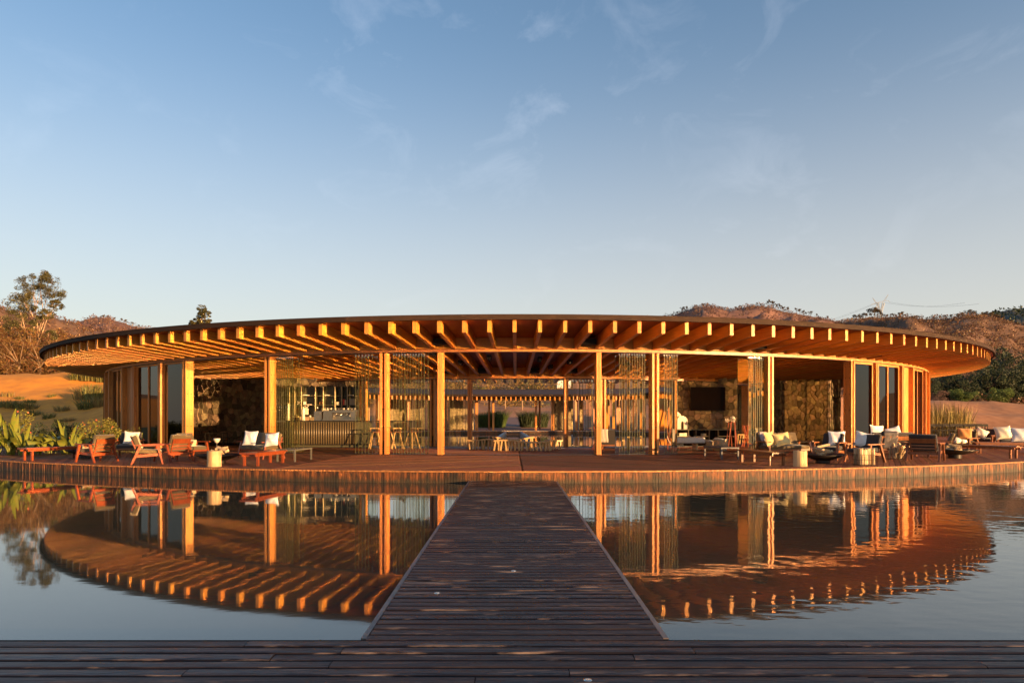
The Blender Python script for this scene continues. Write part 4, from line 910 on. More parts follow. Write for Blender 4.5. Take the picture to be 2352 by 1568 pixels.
def lounge(name, label, cat, x, y, yaw, w=.74, seats=1, wood=REDW, cloth=OLIVE, group=None, panel=True):
    """low armchair or sofa: A-shaped sides, flat arms, slatted back with a wooden panel; faces -Y at yaw 0"""
    o = thing(name, label, cat, (x, y, DZ), yaw, group); hw = w*.5 if seats == 1 else w*.5
    for s_ in (-1, 1):
        X = s_*(hw)
        m = MB(); m.bar((X*1.04, -.38, 0), (X, -.25, .53), .042, .052, w2=.058, up=(1, 0, 0)); m.build('leg', wood, o)
        m = MB(); m.bar((X*1.04, .42, 0), (X, .20, .53), .042, .052, w2=.058, up=(1, 0, 0)); m.build('leg', wood, o)
        m = MB(); m.box((X, -.02, .55), (.07, .78, .026)); m.box((X, -.02, .532), (.045, .5, .01)); m.build('armrest', wood, o)
    m = MB()
    for s_ in (-1, 1): m.bar((s_*(hw-.035), -.31, .285), (s_*(hw-.035), .31, .235), .03, .075)
    m.bar((-hw+.02, -.29, .275), (hw-.02, -.29, .275), .03, .075); m.bar((-hw+.02, .29, .235), (hw-.02, .29, .235), .03, .075)
    for k in range(5): m.bar((-hw+.03, -.22+k*.115, .292-.009*k), (hw-.03, -.22+k*.115, .292-.009*k), .05, .014)
    m.build('seat_frame', wood, o)
    m = MB()
    for s_ in (-1, 1): m.bar((s_*(hw-.10), .24, .25), (s_*(hw-.10), .415, .70), .035, .03)
    if panel: m.box((0, .40, .625), (w-.14, .016, .15), Matrix.Rotation(R(-20), 3, 'X'))
    for k in range(2): m.bar((-hw+.08, .30+k*.035, .39+k*.09), (hw-.08, .30+k*.035, .39+k*.09), .02, .045)
    m.build('back_frame', wood, o)
    for k in range(seats):
        sw = (w-.09)/seats; xx = -w/2+.045+sw*(k+.5)
        cushion('seat_cushion', sw-.012, .62, .115, cloth, o, (xx, -.03, .365), (R(4), 0, 0)); cushion('back_cushion', sw-.012, .12, .47, cloth, o, (xx, .285, .60), (R(-20), 0, 0))
    return o
def at_chair(x, y, yaw, lx, ly): return x+lx*math.cos(yaw)-ly*math.sin(yaw), y+lx*math.sin(yaw)+ly*math.cos(yaw)
def low_table(label, c, length, width, ang, h=.37, wood=REDW, slats=5, name='low_table', cat='low table', legw=.06):
    o = thing(name, label, cat, (c[0], c[1], DZ), ang)
    sw = width/slats
    for k in range(slats):
        m = MB(); m.box((0, -width/2+sw*(k+.5), h-.018), (length, sw-.008, .036)); m.build('slat', wood, o)
    m = MB(); 
    for s_ in (-1, 1): m.box((0, s_*(width/2-.05), h-.072), (length-.12, .03, .065)); m.box((s_*(length/2-.2), 0, h-.072), (.03, width-.14, .06))
    m.build('apron', wood, o)
    for sx in (-1, 1):
        for sy in (-1, 1):
            m = MB(); m.bar((sx*(length/2-.19), sy*(width/2-.05), 0), (sx*(length/2-.19), sy*(width/2-.05), h-.04), legw); m.build('leg', wood, o)
    return o
def log_stump(label, x, y, r=.17, h=.43, seed=1):
    rnd = random.Random(seed); ph = [rnd.uniform(0, 6) for _ in range(4)]
    wob = lambda a, z: 1+.05*math.sin(2*a+ph[0])+.03*math.sin(5*a+ph[1]+z*3)+.02*math.sin(9*a+ph[2])
    o = thing('log_stump', label, 'log stool', (x, y, DZ), rnd.uniform(0, 6)); m = MB(); m.lathe([(r*1.03, .0), (r*1.02, .05), (r*.98, h*.4), (r, h*.8), (r*.99, h-.012), (r*.965, h)], 28, wob=wob); m.build('trunk', LOG, o, smooth=False)
    m = MB(); m.lathe([(r*.955, h+.001), (r*.5, h+.003), (.0, h+.004)], 28, wob=wob); m.build('cut_face', LOGE, o)
    return o
def log_piece(m, p, q, r, rnd):
    p = Vector(p); q = Vector(q); t = (q-p).normalized(); u = Vector((0, 0, 1)) if abs(t.z) < .9 else Vector((1, 0, 0)); a = t.cross(u).normalized(); b = a.cross(t)
    n = 6; w = [r*rnd.uniform(.7, 1.15) for _ in range(n)]; vs_ = [c+(a*math.cos(2*PI*j/n)+b*math.sin(2*PI*j/n))*w[j] for c in (p, q) for j in range(n)]
    m.add(vs_, [(j, (j+1) % n, n+(j+1) % n, n+j) for j in range(n)]+[tuple(range(n-1, -1, -1)), tuple(n+j for j in range(n))])
def fire_bowl(label, x, y, r=.64, zr=.27, seed=1, wood_label=None, nlogs=6):
    o = thing('fire_bowl', label, 'fire bowl', (x, y, DZ)); m = MB()
    m.lathe([(.06, zr-.19), (r*.4, zr-.165), (r*.75, zr-.08), (r, zr), (r*.985, zr+.006), (r*.73, zr-.065), (r*.38, zr-.145), (.0, zr-.16)], 36); m.build('bowl', BLK, o, smooth=True)
    m = MB(); m.lathe([(.20, 0), (.20, zr-.17)], 20); m.build('pedestal', BLK, o)
    rnd = random.Random(seed)
    for k in range(nlogs):
        m = MB(); a = rnd.uniform(0, PI); cx, cy = rnd.uniform(-.16, .1), rnd.uniform(-.1, .1); z0 = zr-.06+.045*k; hl = rnd.uniform(.17, .24)
        log_piece(m, (cx-hl*math.cos(a), cy-hl*math.sin(a), z0-rnd.uniform(0, .03)), (cx+hl*math.cos(a), cy+hl*math.sin(a), z0+rnd.uniform(0, .08)), rnd.uniform(.035, .055), rnd)
        l = m.build('firewood', FWD, loc=(x, y, DZ)); tag(l, wood_label, 'firewood', 'firewood in the '+label[:60].rsplit(' ', 1)[0])
    return o
# ---- left group
low_table('long low red bench table standing alone at the far left edge of the terrace', (-14.78, 22.0), 1.95, .46, R(68), .40)
fire_bowl('black fire bowl behind the leftmost red armchair', PX(198, 22.7), 22.7, .62, .27, 11, 'split log in the fire bowl behind the leftmost armchair', 4)
lounge('armchair', 'red wood armchair with olive cushions, leftmost chair on the terrace', 'armchair', PX(222, 20.7), 20.7, R(-112))
lounge('armchair', 'dark framed armchair holding a white pillow behind the leftmost red armchairs', 'armchair', PX(296, 23.6), 23.6, R(15), wood=BRNW, cloth=CHAR)
pillow('white striped pillow on the dark chair between the red armchairs at left', PX(300, 23.5)+.03, 23.5, DZ+.43, R(25), PWS, roll=.12, seed=1)
lounge('armchair', 'red wood armchair with a tan throw over its back, near the terrace edge', 'armchair', PX(341, 19.9), 19.9, R(116))
x_, y_ = at_chair(PX(341, 19.9), 19.9, R(116), 0, .375); throw('tan striped throw hanging over the back of a red armchair', x_, y_, DZ+.835, R(116), TAN, .34, .42, .34, .15, 1, R(-18))
lounge('armchair', 'olive red wood armchair standing second behind the one with the throw', 'armchair', PX(398, 21.0), 21.0, R(-118))
lounge('armchair', 'red wood armchair in front of the thick stone wall corner column', 'armchair', PX(440, 22.4), 22.4, R(66))
throw('small tan cloth lying over the arm of the armchair by the corner column', PX(446, 22.4), 22.25, DZ+.60, R(70), TAN, .26, .2, .2, .08, 2)
# small glass lantern table with goblet
o = thing('side_table', 'thin black framed side table in front of the dark stone wall', 'side table', (*G(497, 1026)[:2], DZ)); m = MB()
for a in (-.42, .42):
    for b in (-.2, .2): m.bar((a, b, 0), (a, b, .62), .022)
for z in (.62, .3): m.b2(-.43, .43, -.21, .21, z-.012, z+.012)
m.build('frame', BLKF, o)
x, y, _ = G(497, 1044); o = thing('stemmed_bowl', 'pale bowl on a tall thin stand behind the left log stump', 'stand', (PX(498, 21.2), 21.2, DZ)); m = MB(); m.lathe([(.11, 0), (.11, .012), (.018, .03), (.018, .55)], 16); m.build('stem', BRUSH, o, smooth=True)
m = MB(); m.lathe([(.02, .55), (.06, .58), (.10, .66), (.105, .70), (.09, .67), (.0, .60)], 20); m.build('bowl', CERAM, o, smooth=True)
fire_bowl('black fire bowl with firewood between the left log stump and the red table', PX(501, 19.9), 19.9, .65, .27, 3, 'split log in the fire bowl beside the left log stump')
log_stump('peeled log stump standing in front of the fire bowl on the left', PX(492.5, 18.75), 18.75, .175, .43, 1)
lv = lounge('loveseat', 'red wood loveseat with two white pillows in front of the bar', 'loveseat', PX(598, 22.6), 22.6, R(-38), w=1.42, seats=2)
pillow('white ribbed pillow on the left seat of the loveseat by the bar', PX(575, 22.3), 22.3, DZ+.43, R(-12), PWS, .50, .50, roll=.05, seed=2)
pillow('white stitched pillow tilted on the right seat of the loveseat by the bar', PX(624, 21.9), 21.9, DZ+.42, R(-12), PWD, .50, .46, roll=-.12, seed=3, lean=-.35)
low_table('low red wood table in front of the loveseat with white pillows', (-7.13, 19.65), 1.8, .5, R(81), .37)
def metal_table(label, c, w, d_, ang, h=.38, top=GRYM):
    o = thing('side_table', label, 'side table', (c[0], c[1], DZ), ang); m = MB(); m.b2(-w/2, w/2, -d_/2, d_/2, h-.04, h); m.build('table_top', top, o)
    for a in (-1, 1):
        for b in (-1, 1): m = MB(); m.bar((a*(w/2-.03), b*(d_/2-.03), 0), (a*(w/2-.03), b*(d_/2-.03), h-.04), .042); m.build('leg', top, o)
metal_table('grey metal side table standing between the red table and the bar', (-6.78, 21.3), .62, 1.2, R(-8), .38)
# ---- right group
metal_table('dark grey metal table left of the wooden table in the right group', (6.95, 22.7), .62, 1.35, R(8), .38, mat('slate_metal', (.09, .085, .09), rough=.4, metal=.3))
low_table('low brown wood table in front of the loveseat with yellow pillows', (7.3, 19.95), 1.95, .5, R(100), .37, BRNW)
lounge('loveseat', 'brown wood loveseat with olive cushions holding two straw yellow pillows', 'loveseat', PX(1800, 22.9), 22.9, R(22), w=1.75, seats=2, wood=BRNW)
x_, y_ = at_chair(PX(1800, 22.9), 22.9, R(22), -.62, .375); throw('grey lilac throw over the back of the loveseat with yellow pillows', x_, y_, DZ+.83, R(22), mat('lilac_throw', (.40, .32, .32), (.33, .27, .28), .95, nscale=40, bump=.3), .3, .45, .3, .14, 3, R(-18))
pillow('straw yellow pillow at the left of the pair on the brown loveseat', PX(1768, 22.4), 22.4, DZ+.42, R(35), YEL, .48, .48, seed=4, roll=-.08)
pillow('straw yellow pillow tilted at the right of the pair on the brown loveseat', PX(1797, 22.35), 22.35, DZ+.42, R(10), YEL, .55, .45, seed=5, roll=-.14, lean=-.35)
log_stump('peeled log stump standing beside the fire bowl on the right', PX(1838, 18.8), 18.8, .17, .43, 2)
fire_bowl('black fire bowl with firewood behind the right log stump', PX(1890, 20.1), 20.1, .60, .26, 5, 'split log in the fire bowl behind the right log stump', 7)
lounge('armchair', 'charcoal armchair with a white pillow in front of the dark stone wall', 'armchair', PX(1905, 21.9), 21.9, R(-48), wood=BRNW, cloth=CHAR)
pillow('white stitched pillow on the charcoal armchair by the dark stone wall', PX(1922, 22.0), 22.0, DZ+.43, R(-15), PWD, .53, .50, seed=6, roll=.03)
lounge('armchair', 'charcoal armchair with a striped pillow beside the wire basket of split logs', 'armchair', PX(1985, 20.6), 20.6, R(-62), wood=BRNW, cloth=CHAR)
pillow('blue grey striped white pillow on the charcoal armchair near the wire basket', PX(1983, 20.9), 20.9, DZ+.42, R(-28), PWS, .50, .50, seed=7, roll=.22)
metal_table('dark side table between the yellow cushions and the charcoal armchair', (PX(1858, 24.5), 24.5), .9, .5, 0, .5, BLKF)
lounge('loveseat', 'charcoal loveseat seen from behind with white pillows and a dark throw', 'loveseat', PX(2038, 24.0), 24.0, R(178), w=1.5, seats=2, wood=BRNW, cloth=CHAR)
pillow('white pillow pointing up above the back of the charcoal loveseat, left one', PX(2016, 24.25), 24.3, DZ+.62, R(10), PWD, .56, .46, seed=8, roll=.12, lean=-.2)
pillow('white pillow slumped at the right end of the charcoal loveseat', PX(2056, 24.25), 24.3, DZ+.56, R(-8), PWD, .50, .46, seed=9, roll=-.3, lean=-.2)
pillow('rust pillow squeezed between the two white pillows of the charcoal loveseat', PX(2040, 24.5), 24.5, DZ+.52, 0, ORA, .42, .42, seed=10)
x_, y_ = at_chair(PX(2038, 24.0), 24.0, R(178), .1, .375); throw('dark grey throw hanging over the back of the charcoal loveseat', x_, y_, DZ+.84, R(178), GREYT, .5, .3, .55, .16, 4, R(-14))
def wire_basket(label, x, y, w, d_, h, seed, straight=True, n=12, wood_label=''):
    o = thing('wire_basket', label, 'log basket', (x, y, DZ), R(6)); m = MB()
    for z in (.012, h*.33, h*.66):
        pts = [(-w/2, -d_/2, z), (w/2, -d_/2, z), (w/2, d_/2, z), (-w/2, d_/2, z), (-w/2, -d_/2, z)]
        for a, b in zip(pts, pts[1:]): m.bar(a, b, .007)
    for k in range(9):
        t_ = -w/2+w*k/8
        for yy in (-d_/2, d_/2): m.bar((t_, yy, 0), (t_, yy, h*.66), .005)
        t2 = -d_/2+d_*k/8
        for xx in (-w/2, w/2): m.bar((xx, t2, 0), (xx, t2, h*.66), .005)
    m.build('wire_frame', BLKF, o); rnd = random.Random(seed)
    for k in range(n):
        m = MB(); 
        if straight:
            i, j = k % 4, k//4; cx = -w/2+w*(i+.5)/4; cy = -d_/2+d_*(j+.5)/3; log_piece(m, (cx, cy, .02), (cx+rnd.uniform(-.015, .015), cy, h+rnd.uniform(-.02, .02)), w*.135, rnd)
        else:
            a = rnd.uniform(-w*.4, w*.4); log_piece(m, (a, rnd.uniform(-d_*.35, d_*.35), .03), (a+rnd.choice([0, 0, .2, -.12, .3])*rnd.random(), rnd.uniform(-d_*.35, d_*.35), h*rnd.uniform(.75, 1.05)), .045, rnd)
        l = m.build('firewood', FWD, loc=(x, y, DZ), rz=R(6)); tag(l, wood_label, 'firewood', 'firewood in the '+('square' if straight else 'loose')+' wire basket')
wire_basket('wire basket packed square with upright split logs in the right group', PX(1991, 19.2), 19.35, .46, .40, .46, 1, True, 12, 'upright split log in the square wire basket')
wire_basket('wire basket with loosely crossing logs in front of the charcoal loveseat', PX(2054, 22.1), 22.1, .56, .42, .50, 2, False, 9, 'loose leaning log in the wire basket before the charcoal loveseat')
lounge('armchair', 'charcoal armchair seen from behind, its right arm lit, near the right fire bowl', 'armchair', PX(2125, 21.3), 21.3, R(138), w=.86, wood=BRNW, cloth=CHAR)
lounge('armchair', 'brown armchair with pale seat standing just beyond the back view charcoal chair', 'armchair', PX(2160, 23.3), 23.3, R(-120), wood=BRNW, cloth=OLIVE)
fire_bowl('black fire bowl with thick split logs beside the long bench at right', PX(2193, 22.6), 22.6, .68, .29, 8, 'thick split log in the fire bowl beside the long bench', 5)
low_table('long brown wood bench with a white bundle at its left end', (PX(2248, 23.4), 23.4), 2.5, .46, R(-62), .40, BRNW)
low_table('dark wood bench partly cut off by the right picture edge', (PX(2316, 25.6), 25.4), 2.6, .46, R(-14), .42, BRNW)
for k, (u, z_, lb) in enumerate([(2194, .0, 'white soft bundle at the left end of the long brown bench'), (2208, -.02, 'smaller white soft bundle next to the first on the long brown bench')]):
    m = MB(); m.lathe([(.0, 0), (.13, .03), (.17, .10), (.13, .17), (.06, .22), (.0, .235)][::-1] if k == 0 else [(.0, 0), (.12, .03), (.15, .08), (.11, .14), (.0, .17)][::-1], 14, wob=lambda a, z: 1+.12*math.sin(3*a+z*20)); tag(m.build('cloth_bundle', CREAM, smooth=True, loc=(PX(u, 24.35), 24.3, DZ+.41)), lb, 'cloth bundle')
lounge('armchair', 'brown armchair holding a cream throw and an orange pillow at right', 'armchair', PX(2213, 26.6), 26.6, R(-65), wood=BRNW, cloth=OLIVE)
x_, y_ = at_chair(PX(2213, 26.6), 26.6, R(-65), -.05, .375); throw('cream striped throw draped over the chair with the orange pillow', x_, y_, DZ+.84, R(-65), CREAM, .34, .55, .3, .15, 5, R(-17))
pillow('orange rust pillow on the brown armchair at right', PX(2220, 26.3), 26.4, DZ+.46, R(-20), ORA, .52, .50, seed=12, roll=.05)
pillow('small white pillow leaning behind the orange pillow', PX(2234, 26.6), 26.7, DZ+.46, R(-50), PWD, .40, .36, seed=13, roll=.1)
lounge('armchair', 'dark armchair with a cream pillow beyond the orange pillow chair', 'armchair', PX(2262, 30.5), 30.5, R(-55), wood=BRNW, cloth=CHAR)
pillow('cream pillow slanting on the dark armchair beyond the orange pillow', PX(2258, 30.2), 30.3, DZ+.45, R(-25), CREAM, .5, .42, seed=14, roll=.5)
for k, (u, r_, z_, lb, mt_) in enumerate([(2272, .26, .62, 'brownish dried flower bunch behind the cream pillow at right', LF_DRY2), (2249, .18, .62, 'smaller dried flower bunch left of the cream pillow at right', LF_DRY2)]):
    q, f_ = leaves([(0, 0, 0)], [(r_, r_, r_*.8)], 260, .035); o = thing('dried_flowers', lb, 'flowers', (PX(u, 32), 32, DZ+z_)); ob('blooms', npmesh('blooms', q, f_, mt_, tone=RNG.random(len(f_))), o)
    m = MB(); m.lathe([(.08, -z_+.0), (.11, -.35), (.06, -.16), (.07, -.12)], 14); m.build('vase', CERAM, o, smooth=True)
for k, (u, lb) in enumerate([(2282, 'round white pouf, left of the pair behind the far chairs'), (2296, 'round white pouf, right of the pair behind the far chairs')]):
    m = MB(); m.lathe([(.0, 0), (.2, .03), (.25, .15), (.2, .28), (.0, .32)][::-1], 18); tag(m.build('pouf', WHT, smooth=True, loc=(PX(u, 31.5), 31.5, DZ+.34)), lb, 'pouf')
metal_table('low dark table carrying the two white poufs at right', (PX(2289, 31.5), 31.5), .9, .6, 0, .34, BLKF)
lounge('armchair', 'dark armchair with a big cream pillow near the right picture edge', 'armchair', PX(2312, 28.5), 28.5, R(-20), wood=BRNW, cloth=CHAR)
pillow('big cream pillow on the dark armchair near the right picture edge', PX(2308, 28.2), 28.3, DZ+.44, R(-18), CREAM, .62, .56, .2, seed=15, roll=-.14)
lounge('armchair', 'charcoal chair cut off by the right picture edge', 'armchair', PX(2352, 26.3), 26.3, R(-35), wood=BRNW, cloth=CHAR)
pillow('pale grey pillow on the chair cut off by the right picture edge', PX(2344, 25.95), 25.95, DZ+.42, R(-22), PWD, .62, .56, seed=16)
# black dining chairs in rows
def dining_chair():
    o = thing('dining_chair', 'black dining chair in the near row by the far water edge', 'dining chair', group='black dining chairs, near row')
    for a in (-.2, .2):
        m = MB(); m.bar((a, -.2, 0), (a, -.19, .45), .03); m.build('leg', BLKF, o)
        m = MB(); m.bar((a, .24, 0), (a, .19, .45), .03); m.bar((a, .19, .45), (a, .25, .88), .03); m.build('leg', BLKF, o)
    m = MB(); m.b2(-.22, .22, -.22, .21, .43, .465); m.build('seat', BLKF, o)
    m = MB(); m.b2(-.2, .2, .235, .265, .73, .88); m.b2(-.19, .19, .10, .12, .15, .18); m.build('backrest', BLKF, o); return o
dc = dining_chair(); tr_ = tree_of(dc); n = 0
for row, (y0, x0, cnt, lab, gr) in enumerate([(47.3, 29.0, 9, 'black dining chair in the near row by the far water edge', 'black dining chairs, near row'), (48.9, 30.0, 9, 'black dining chair in the far row by the far water edge', 'black dining chairs, far row')]):
    for i in range(cnt):
        lc = (x0+i*.50+random.uniform(-.04, .04), y0+random.uniform(-.06, .06)+i*.06, DZ); rz_ = random.uniform(-.12, .12)+(PI if row == 0 else 0)
        if n == 0: dc.location = lc; dc.rotation_euler = (0, 0, rz_)
        else: dup(dc, tr_, lc, rz_, lab, gr)
        n += 1
o = thing('dining_table', 'long dark table between the two rows of black dining chairs', 'dining table', (31.3, 48.3, DZ), R(7)); m = MB(); m.b2(-2.3, 2.3, -.4, .4, .70, .73); m.build('table_top', BLKF, o)
for a in (-2.1, 2.1):
    for b in (-.32, .32): m = MB(); m.bar((a, b, 0), (a, b, .7), .05); m.build('leg', BLKF, o)
# ---- wavy slatted benches in the middle
def wave_bench(label, p, q, n, h, amp, ph, seed, deep=.42):
    p = Vector((*p, 0)); q = Vector((*q, 0)); c = (p+q)/2; an = math.atan2(q.y-p.y, q.x-p.x); L_ = (q-p).length; rnd = random.Random(seed); o = thing('wave_bench', label, 'bench', (c.x, c.y, DZ), an)
    zz = lambda t_: h+amp*math.sin(ph+t_*2*PI*1.0)
    for k in range(5):
        m = MB(); yy = -deep/2+deep*(k+.5)/5; N_ = 18; V_ = []; Fc = []
        for i in range(N_+1):
            t_ = i/N_; x = -L_/2+L_*t_; z = zz(t_)+.006*(k % 2)
            V_ += [(x, yy-deep/10+.003, z-.05), (x, yy+deep/10-.003, z-.05), (x, yy+deep/10-.003, z), (x, yy-deep/10+.003, z)]
        for i in range(N_):
            for j in range(4): a = i*4; Fc.append((a+j, a+4+j, a+4+(j+1) % 4, a+(j+1) % 4))
        Fc += [(3, 2, 1, 0), (N_*4, N_*4+1, N_*4+2, N_*4+3)]; m.add(V_, Fc); m.build('slat', BAM, o)
    for i in range(n):
        t_ = (i+.5)/n; x = -L_/2+L_*t_
        for yy in (-deep/2+.04, deep/2-.04):
            m = MB(); m.bar((x+rnd.uniform(-.07, .07), yy*1.2, 0), (x+rnd.uniform(-.01, .01), yy, zz(t_)-.045), .055, .03); m.build('leg', BAM, o)
wave_bench('nearest wavy slatted bench of the group in the pavilion centre', (-.72, 27.9), (1.62, 27.6), 17, .40, .045, .4, 1)
wave_bench('left wavy slatted bench of the group in the pavilion centre', (-1.85, 29.0), (-.72, 28.7), 8, .42, .03, PI*.55+PI/2, 2)
wave_bench('rear wavy slatted bench whose ends curl up behind the nearest one', (-.75, 29.6), (.95, 29.9), 8, .45, .05, PI/2, 3)
wave_bench('short slatted bench at the right end of the bench group in the centre', (1.45, 28.6), (2.05, 28.9), 4, .40, .02, 0, 4)
# ---- bar
B = thing('bar_counter', 'long olive bar counter with ribbed front and dark top', 'bar counter', (0, 0, DZ))
bx0, bx1, by = -9.95, -6.35, 30.25
for i in range(int((bx1-.55-bx0)/.107)):
    m = MB(); x = bx0+.1+i*.107; m.lathe([(.043, .17), (.043, 1.13)], 10, (x, by, 0)); m.build('rib', BARM, B, smooth=True)
m = MB(); m.b2(bx0+.02, bx1, by+.01, by+.75, .15, 1.15); m.b2(bx0+.15, bx1-.1, by+.06, by+.7, 0, .15); m.build('counter_body', OLVC, B)
m = MB(); m.b2(bx0, bx1, by-.05, by-.03, .13, .165); m.b2(bx0+.05, bx1+.3, by-.14, by-.10, .0, .04); m.build('foot_rail', STEEL, B)
m = MB(); m.b2(bx0-.05, -4.35, by-.12, by+.55, 1.16, 1.205); m.build('counter_top', STEEL, B)
m = MB(); m.b2(bx0-.45, bx0-.06, by-.1, by+.7, 1.15, 1.20); m.build('sink_top', PALEM, B)
for x in (-5.35, -4.5): m = MB(); m.b2(x-.06, x+.06, by+.1, by+.4, 0, 1.16); m.build('support', OLVC, B)
def on_bar(x): return (x, by+.25, DZ+1.206)
o = thing('espresso_machine', 'chrome espresso machine on the bar counter', 'coffee machine', on_bar(-7.65)); m = MB()
m.b2(-.75, .78, -.28, .3, 0, .06); m.b2(-.72, -.3, -.25, .3, .06, .44); m.b2(-.3, .72, .05, .3, .06, .48); m.b2(-.3, .5, -.26, .1, .34, .47); m.b2(.5, .74, -.26, .1, .1, .4); m.build('body', BRUSH, o)
for x in (-.16, .08, .32):
    m = MB(); m.tube([(x, -.16, .34), (x, -.16, .26)], .045, 12); m.tube([(x, -.16, .28), (x, -.36, .25)], [.018, .022], 8); m.build('brew_group', CHROME, o, smooth=True)
m = MB(); 
for x in (-.25, .46): m.tube([(x, -.24, .36), (x+.02, -.33, .30), (x+.03, -.31, .1)], .011, 8)
m.build('steam_wand', CHROME, o, smooth=True)
for k in range(14):
    m = MB(); m.lathe([(.026, 0), (.038, .05), (.04, .075)], 10); m.build('cup', CERAM if k % 3 else CHROME, smooth=True, loc=(-7.65-.62+k*.095, by+.25+.1*(k % 2), DZ+1.206+.481)); tag(COL.objects[-1], 'small cup stacked on top of the espresso machine', 'cup', 'cups on the espresso machine')
o = thing('coffee_grinder', 'boxy steel grinder left of the espresso machine on the bar', 'grinder', on_bar(-8.62)); m = MB(); m.b2(-.17, .17, -.2, .2, 0, .42); m.b2(-.12, .12, -.24, -.2, .28, .34); m.build('body', BRUSH, o); m = MB(); m.lathe([(.05, .42), (.07, .56), (.07, .58)], 12, (-.08, 0, 0)); m.build('hopper', CHROME, o, smooth=True)
for x, lb, h in ((-10.0, 'tall pale beer tap tower, left one on the bar', .78), (-9.33, 'shorter pale rounded tap tower, right one on the bar', .62)):
    o = thing('tap_tower', lb, 'beer tap', on_bar(x)); m = MB(); m.lathe([(.09, 0), (.085, .12), (.07, h*.5), (.075, h*.8), (.055, h*.95), (.0, h)], 16); m.build('tower', CERAM, o, smooth=True); m = MB(); m.tube([(0, -.06, h*.75), (0, -.16, h*.74), (0, -.17, h*.62)], .014, 8); m.tube([(0, -.14, h*.76), (0, -.14, h*.95)], [.012, .02], 8); m.build('tap', CHROME, o, smooth=True)
o = thing('sink_faucet', 'dark arched faucet beside the tall tap at the left end of the bar', 'faucet', on_bar(-10.32)); m = MB(); m.tube([(0, 0, 0), (0, 0, .55), (-.03, 0, .66), (-.12, 0, .72), (-.2, 0, .66), (-.22, 0, .5)], .025, 8); m.build('spout', BRUSH, o, smooth=True)
m = MB(); m.lathe([(.0, 0), (.04, .012), (.058, .05), (.04, .09), (.0, .1)][::-1], 12); tag(m.build('white_ball', PLAS, smooth=True, loc=(-8.95-.05, by+.2, DZ+1.34)), 'small white ball ornament on the bar between tap and grinder', 'ornament')
for k in range(4): m = MB(); m.lathe([(.03, 0), (.032, .10), (.012, .15), (.012, .19)], 10); tag(m.build('bottle', GRNB, smooth=True, loc=(-6.88+k*.11, by+.15, DZ+1.206)), 'small dark bottle near the right end of the ribbed bar', 'bottle', 'small bottles on the bar end')
# shelves on the wall behind the bar
SH = thing('wall_shelves', 'dark open wall shelving with bottles and boxes behind the bar', 'shelves', (-10.72, 33.0, 0)); z0, z1 = 1.74, 3.12
def sx_(u): return PX(u, 33)+10.72
edges = [668, 680, 695, 727, 745, 772, 787, 800, 827]
for u in edges: m = MB(); x = sx_(u); m.b2(x-.018, x+.018, -.18, .22, z0, z1); m.b2(x-.02, x+.02, -.186, -.181, z0, z1, 1); m.build('divider', [OLVC, PALEM], SH)
m = MB(); m.b2(sx_(668), sx_(827), .2, .23, z0, z1); m.build('back_panel', OLVC, SH)
for i, (a, b) in enumerate(zip(edges, edges[1:])):
    for z in (z0+.02, z0+.48, z0+.93):
        m = MB(); m.b2(sx_(a)+.02, sx_(b)-.02, -.15, .19, z, z+.025); m.build('shelf', OLVC, SH)
rnd = random.Random(8); seen_ = {}
items = [(703, 2, 'plate', .25), (700, 1, 'box', .1), (710, 1, 'plate', .28), (703, 0, 'box', .2), (738, 1, 'disc', .17), (752, 2, 'plate', .2), (748, 0, 'box', .3), (764, 1, 'bottle', .3), (777, 1, 'box', .12), (791, 1, 'redbook', .1), (794, 1, 'box', .07), (810, 1, 'box', .28), (806, 2, 'plate', .2), (802, 0, 'bottle', .2), (811, 0, 'box', .2), (790, 0, 'box', .12), (776, 0, 'bottle', .18)]
for u, lv_, k, w_ in items:
    z = (z0+.046, z0+.506, z0+.956)[lv_]; x = PX(u, 32.95); place = ('lower', 'middle', 'top')[lv_]
    bay = ORD[max(i for i, e in enumerate(edges) if e <= u)]; nth = '' if (bay, place, k) not in seen_ else (' left' if seen_[bay, place, k] > u else ' right'); seen_[bay, place, k] = u
    if k == 'plate': m = MB(); m.b2(-w_/2, w_/2, -.14, .14, 0, .035); o = m.build('tray', CERAM, loc=(x, 32.93, z)); tag(o, f'pale tray on the {place} shelf of the {bay} bay from the left behind the bar', 'tray')
    elif k == 'box': m = MB(); h = rnd.uniform(.12, .3) if w_ < .25 else .3; m.b2(-w_/2, w_/2, -.08, .08, 0, h); o = m.build('box', BOOK, loc=(x, 32.92, z)); tag(o, f'{"narrow" if w_ < .15 else "wide"} pale box on the {place} shelf of the {bay} bay behind the bar', 'box')
    elif k == 'redbook': m = MB(); m.b2(-.04, .04, -.1, .1, 0, .27); o = m.build('book', REDP, loc=(x, 32.9, z)); tag(o, 'red book standing on the middle shelf behind the bar', 'book')
    elif k == 'disc': m = MB(); m.tube([(0, 0, w_/2+.01), (0, .03, w_/2+.01)], w_/2, 20); o = m.build('round_plate', ORA, loc=(x, 32.95, z)); tag(o, 'round orange plate standing on the middle shelf behind the bar', 'plate')
    else: m = MB(); m.lathe([(.04, 0), (.042, .18), (.015, .25), (.015, .31)], 10); o = m.build('bottle', GRNB, smooth=True, loc=(x, 32.9, z)); tag(o, f'dark bottle on the {place} shelf of the {bay} bay behind the bar', 'bottle')
def xorn(label, x, y, z, s_): 
    o = thing('cross_ornament', label, 'ornament', (x, y, z))
    for a in (-1, 1): m = MB(); m.bar((-s_/2*a, -.01*a, .01), (s_/2*a, -.01*a, s_), .03, .03); m.build('stick', PLAS, o)
xorn('white X shaped ornament on the lower shelf behind the bar', PX(703, 32.9)+.04, 32.86, z0+.27, .2); xorn('faint X shaped ornament in the second shelf bay behind the bar', PX(687, 32.9), 32.9, z0+.52, .16)
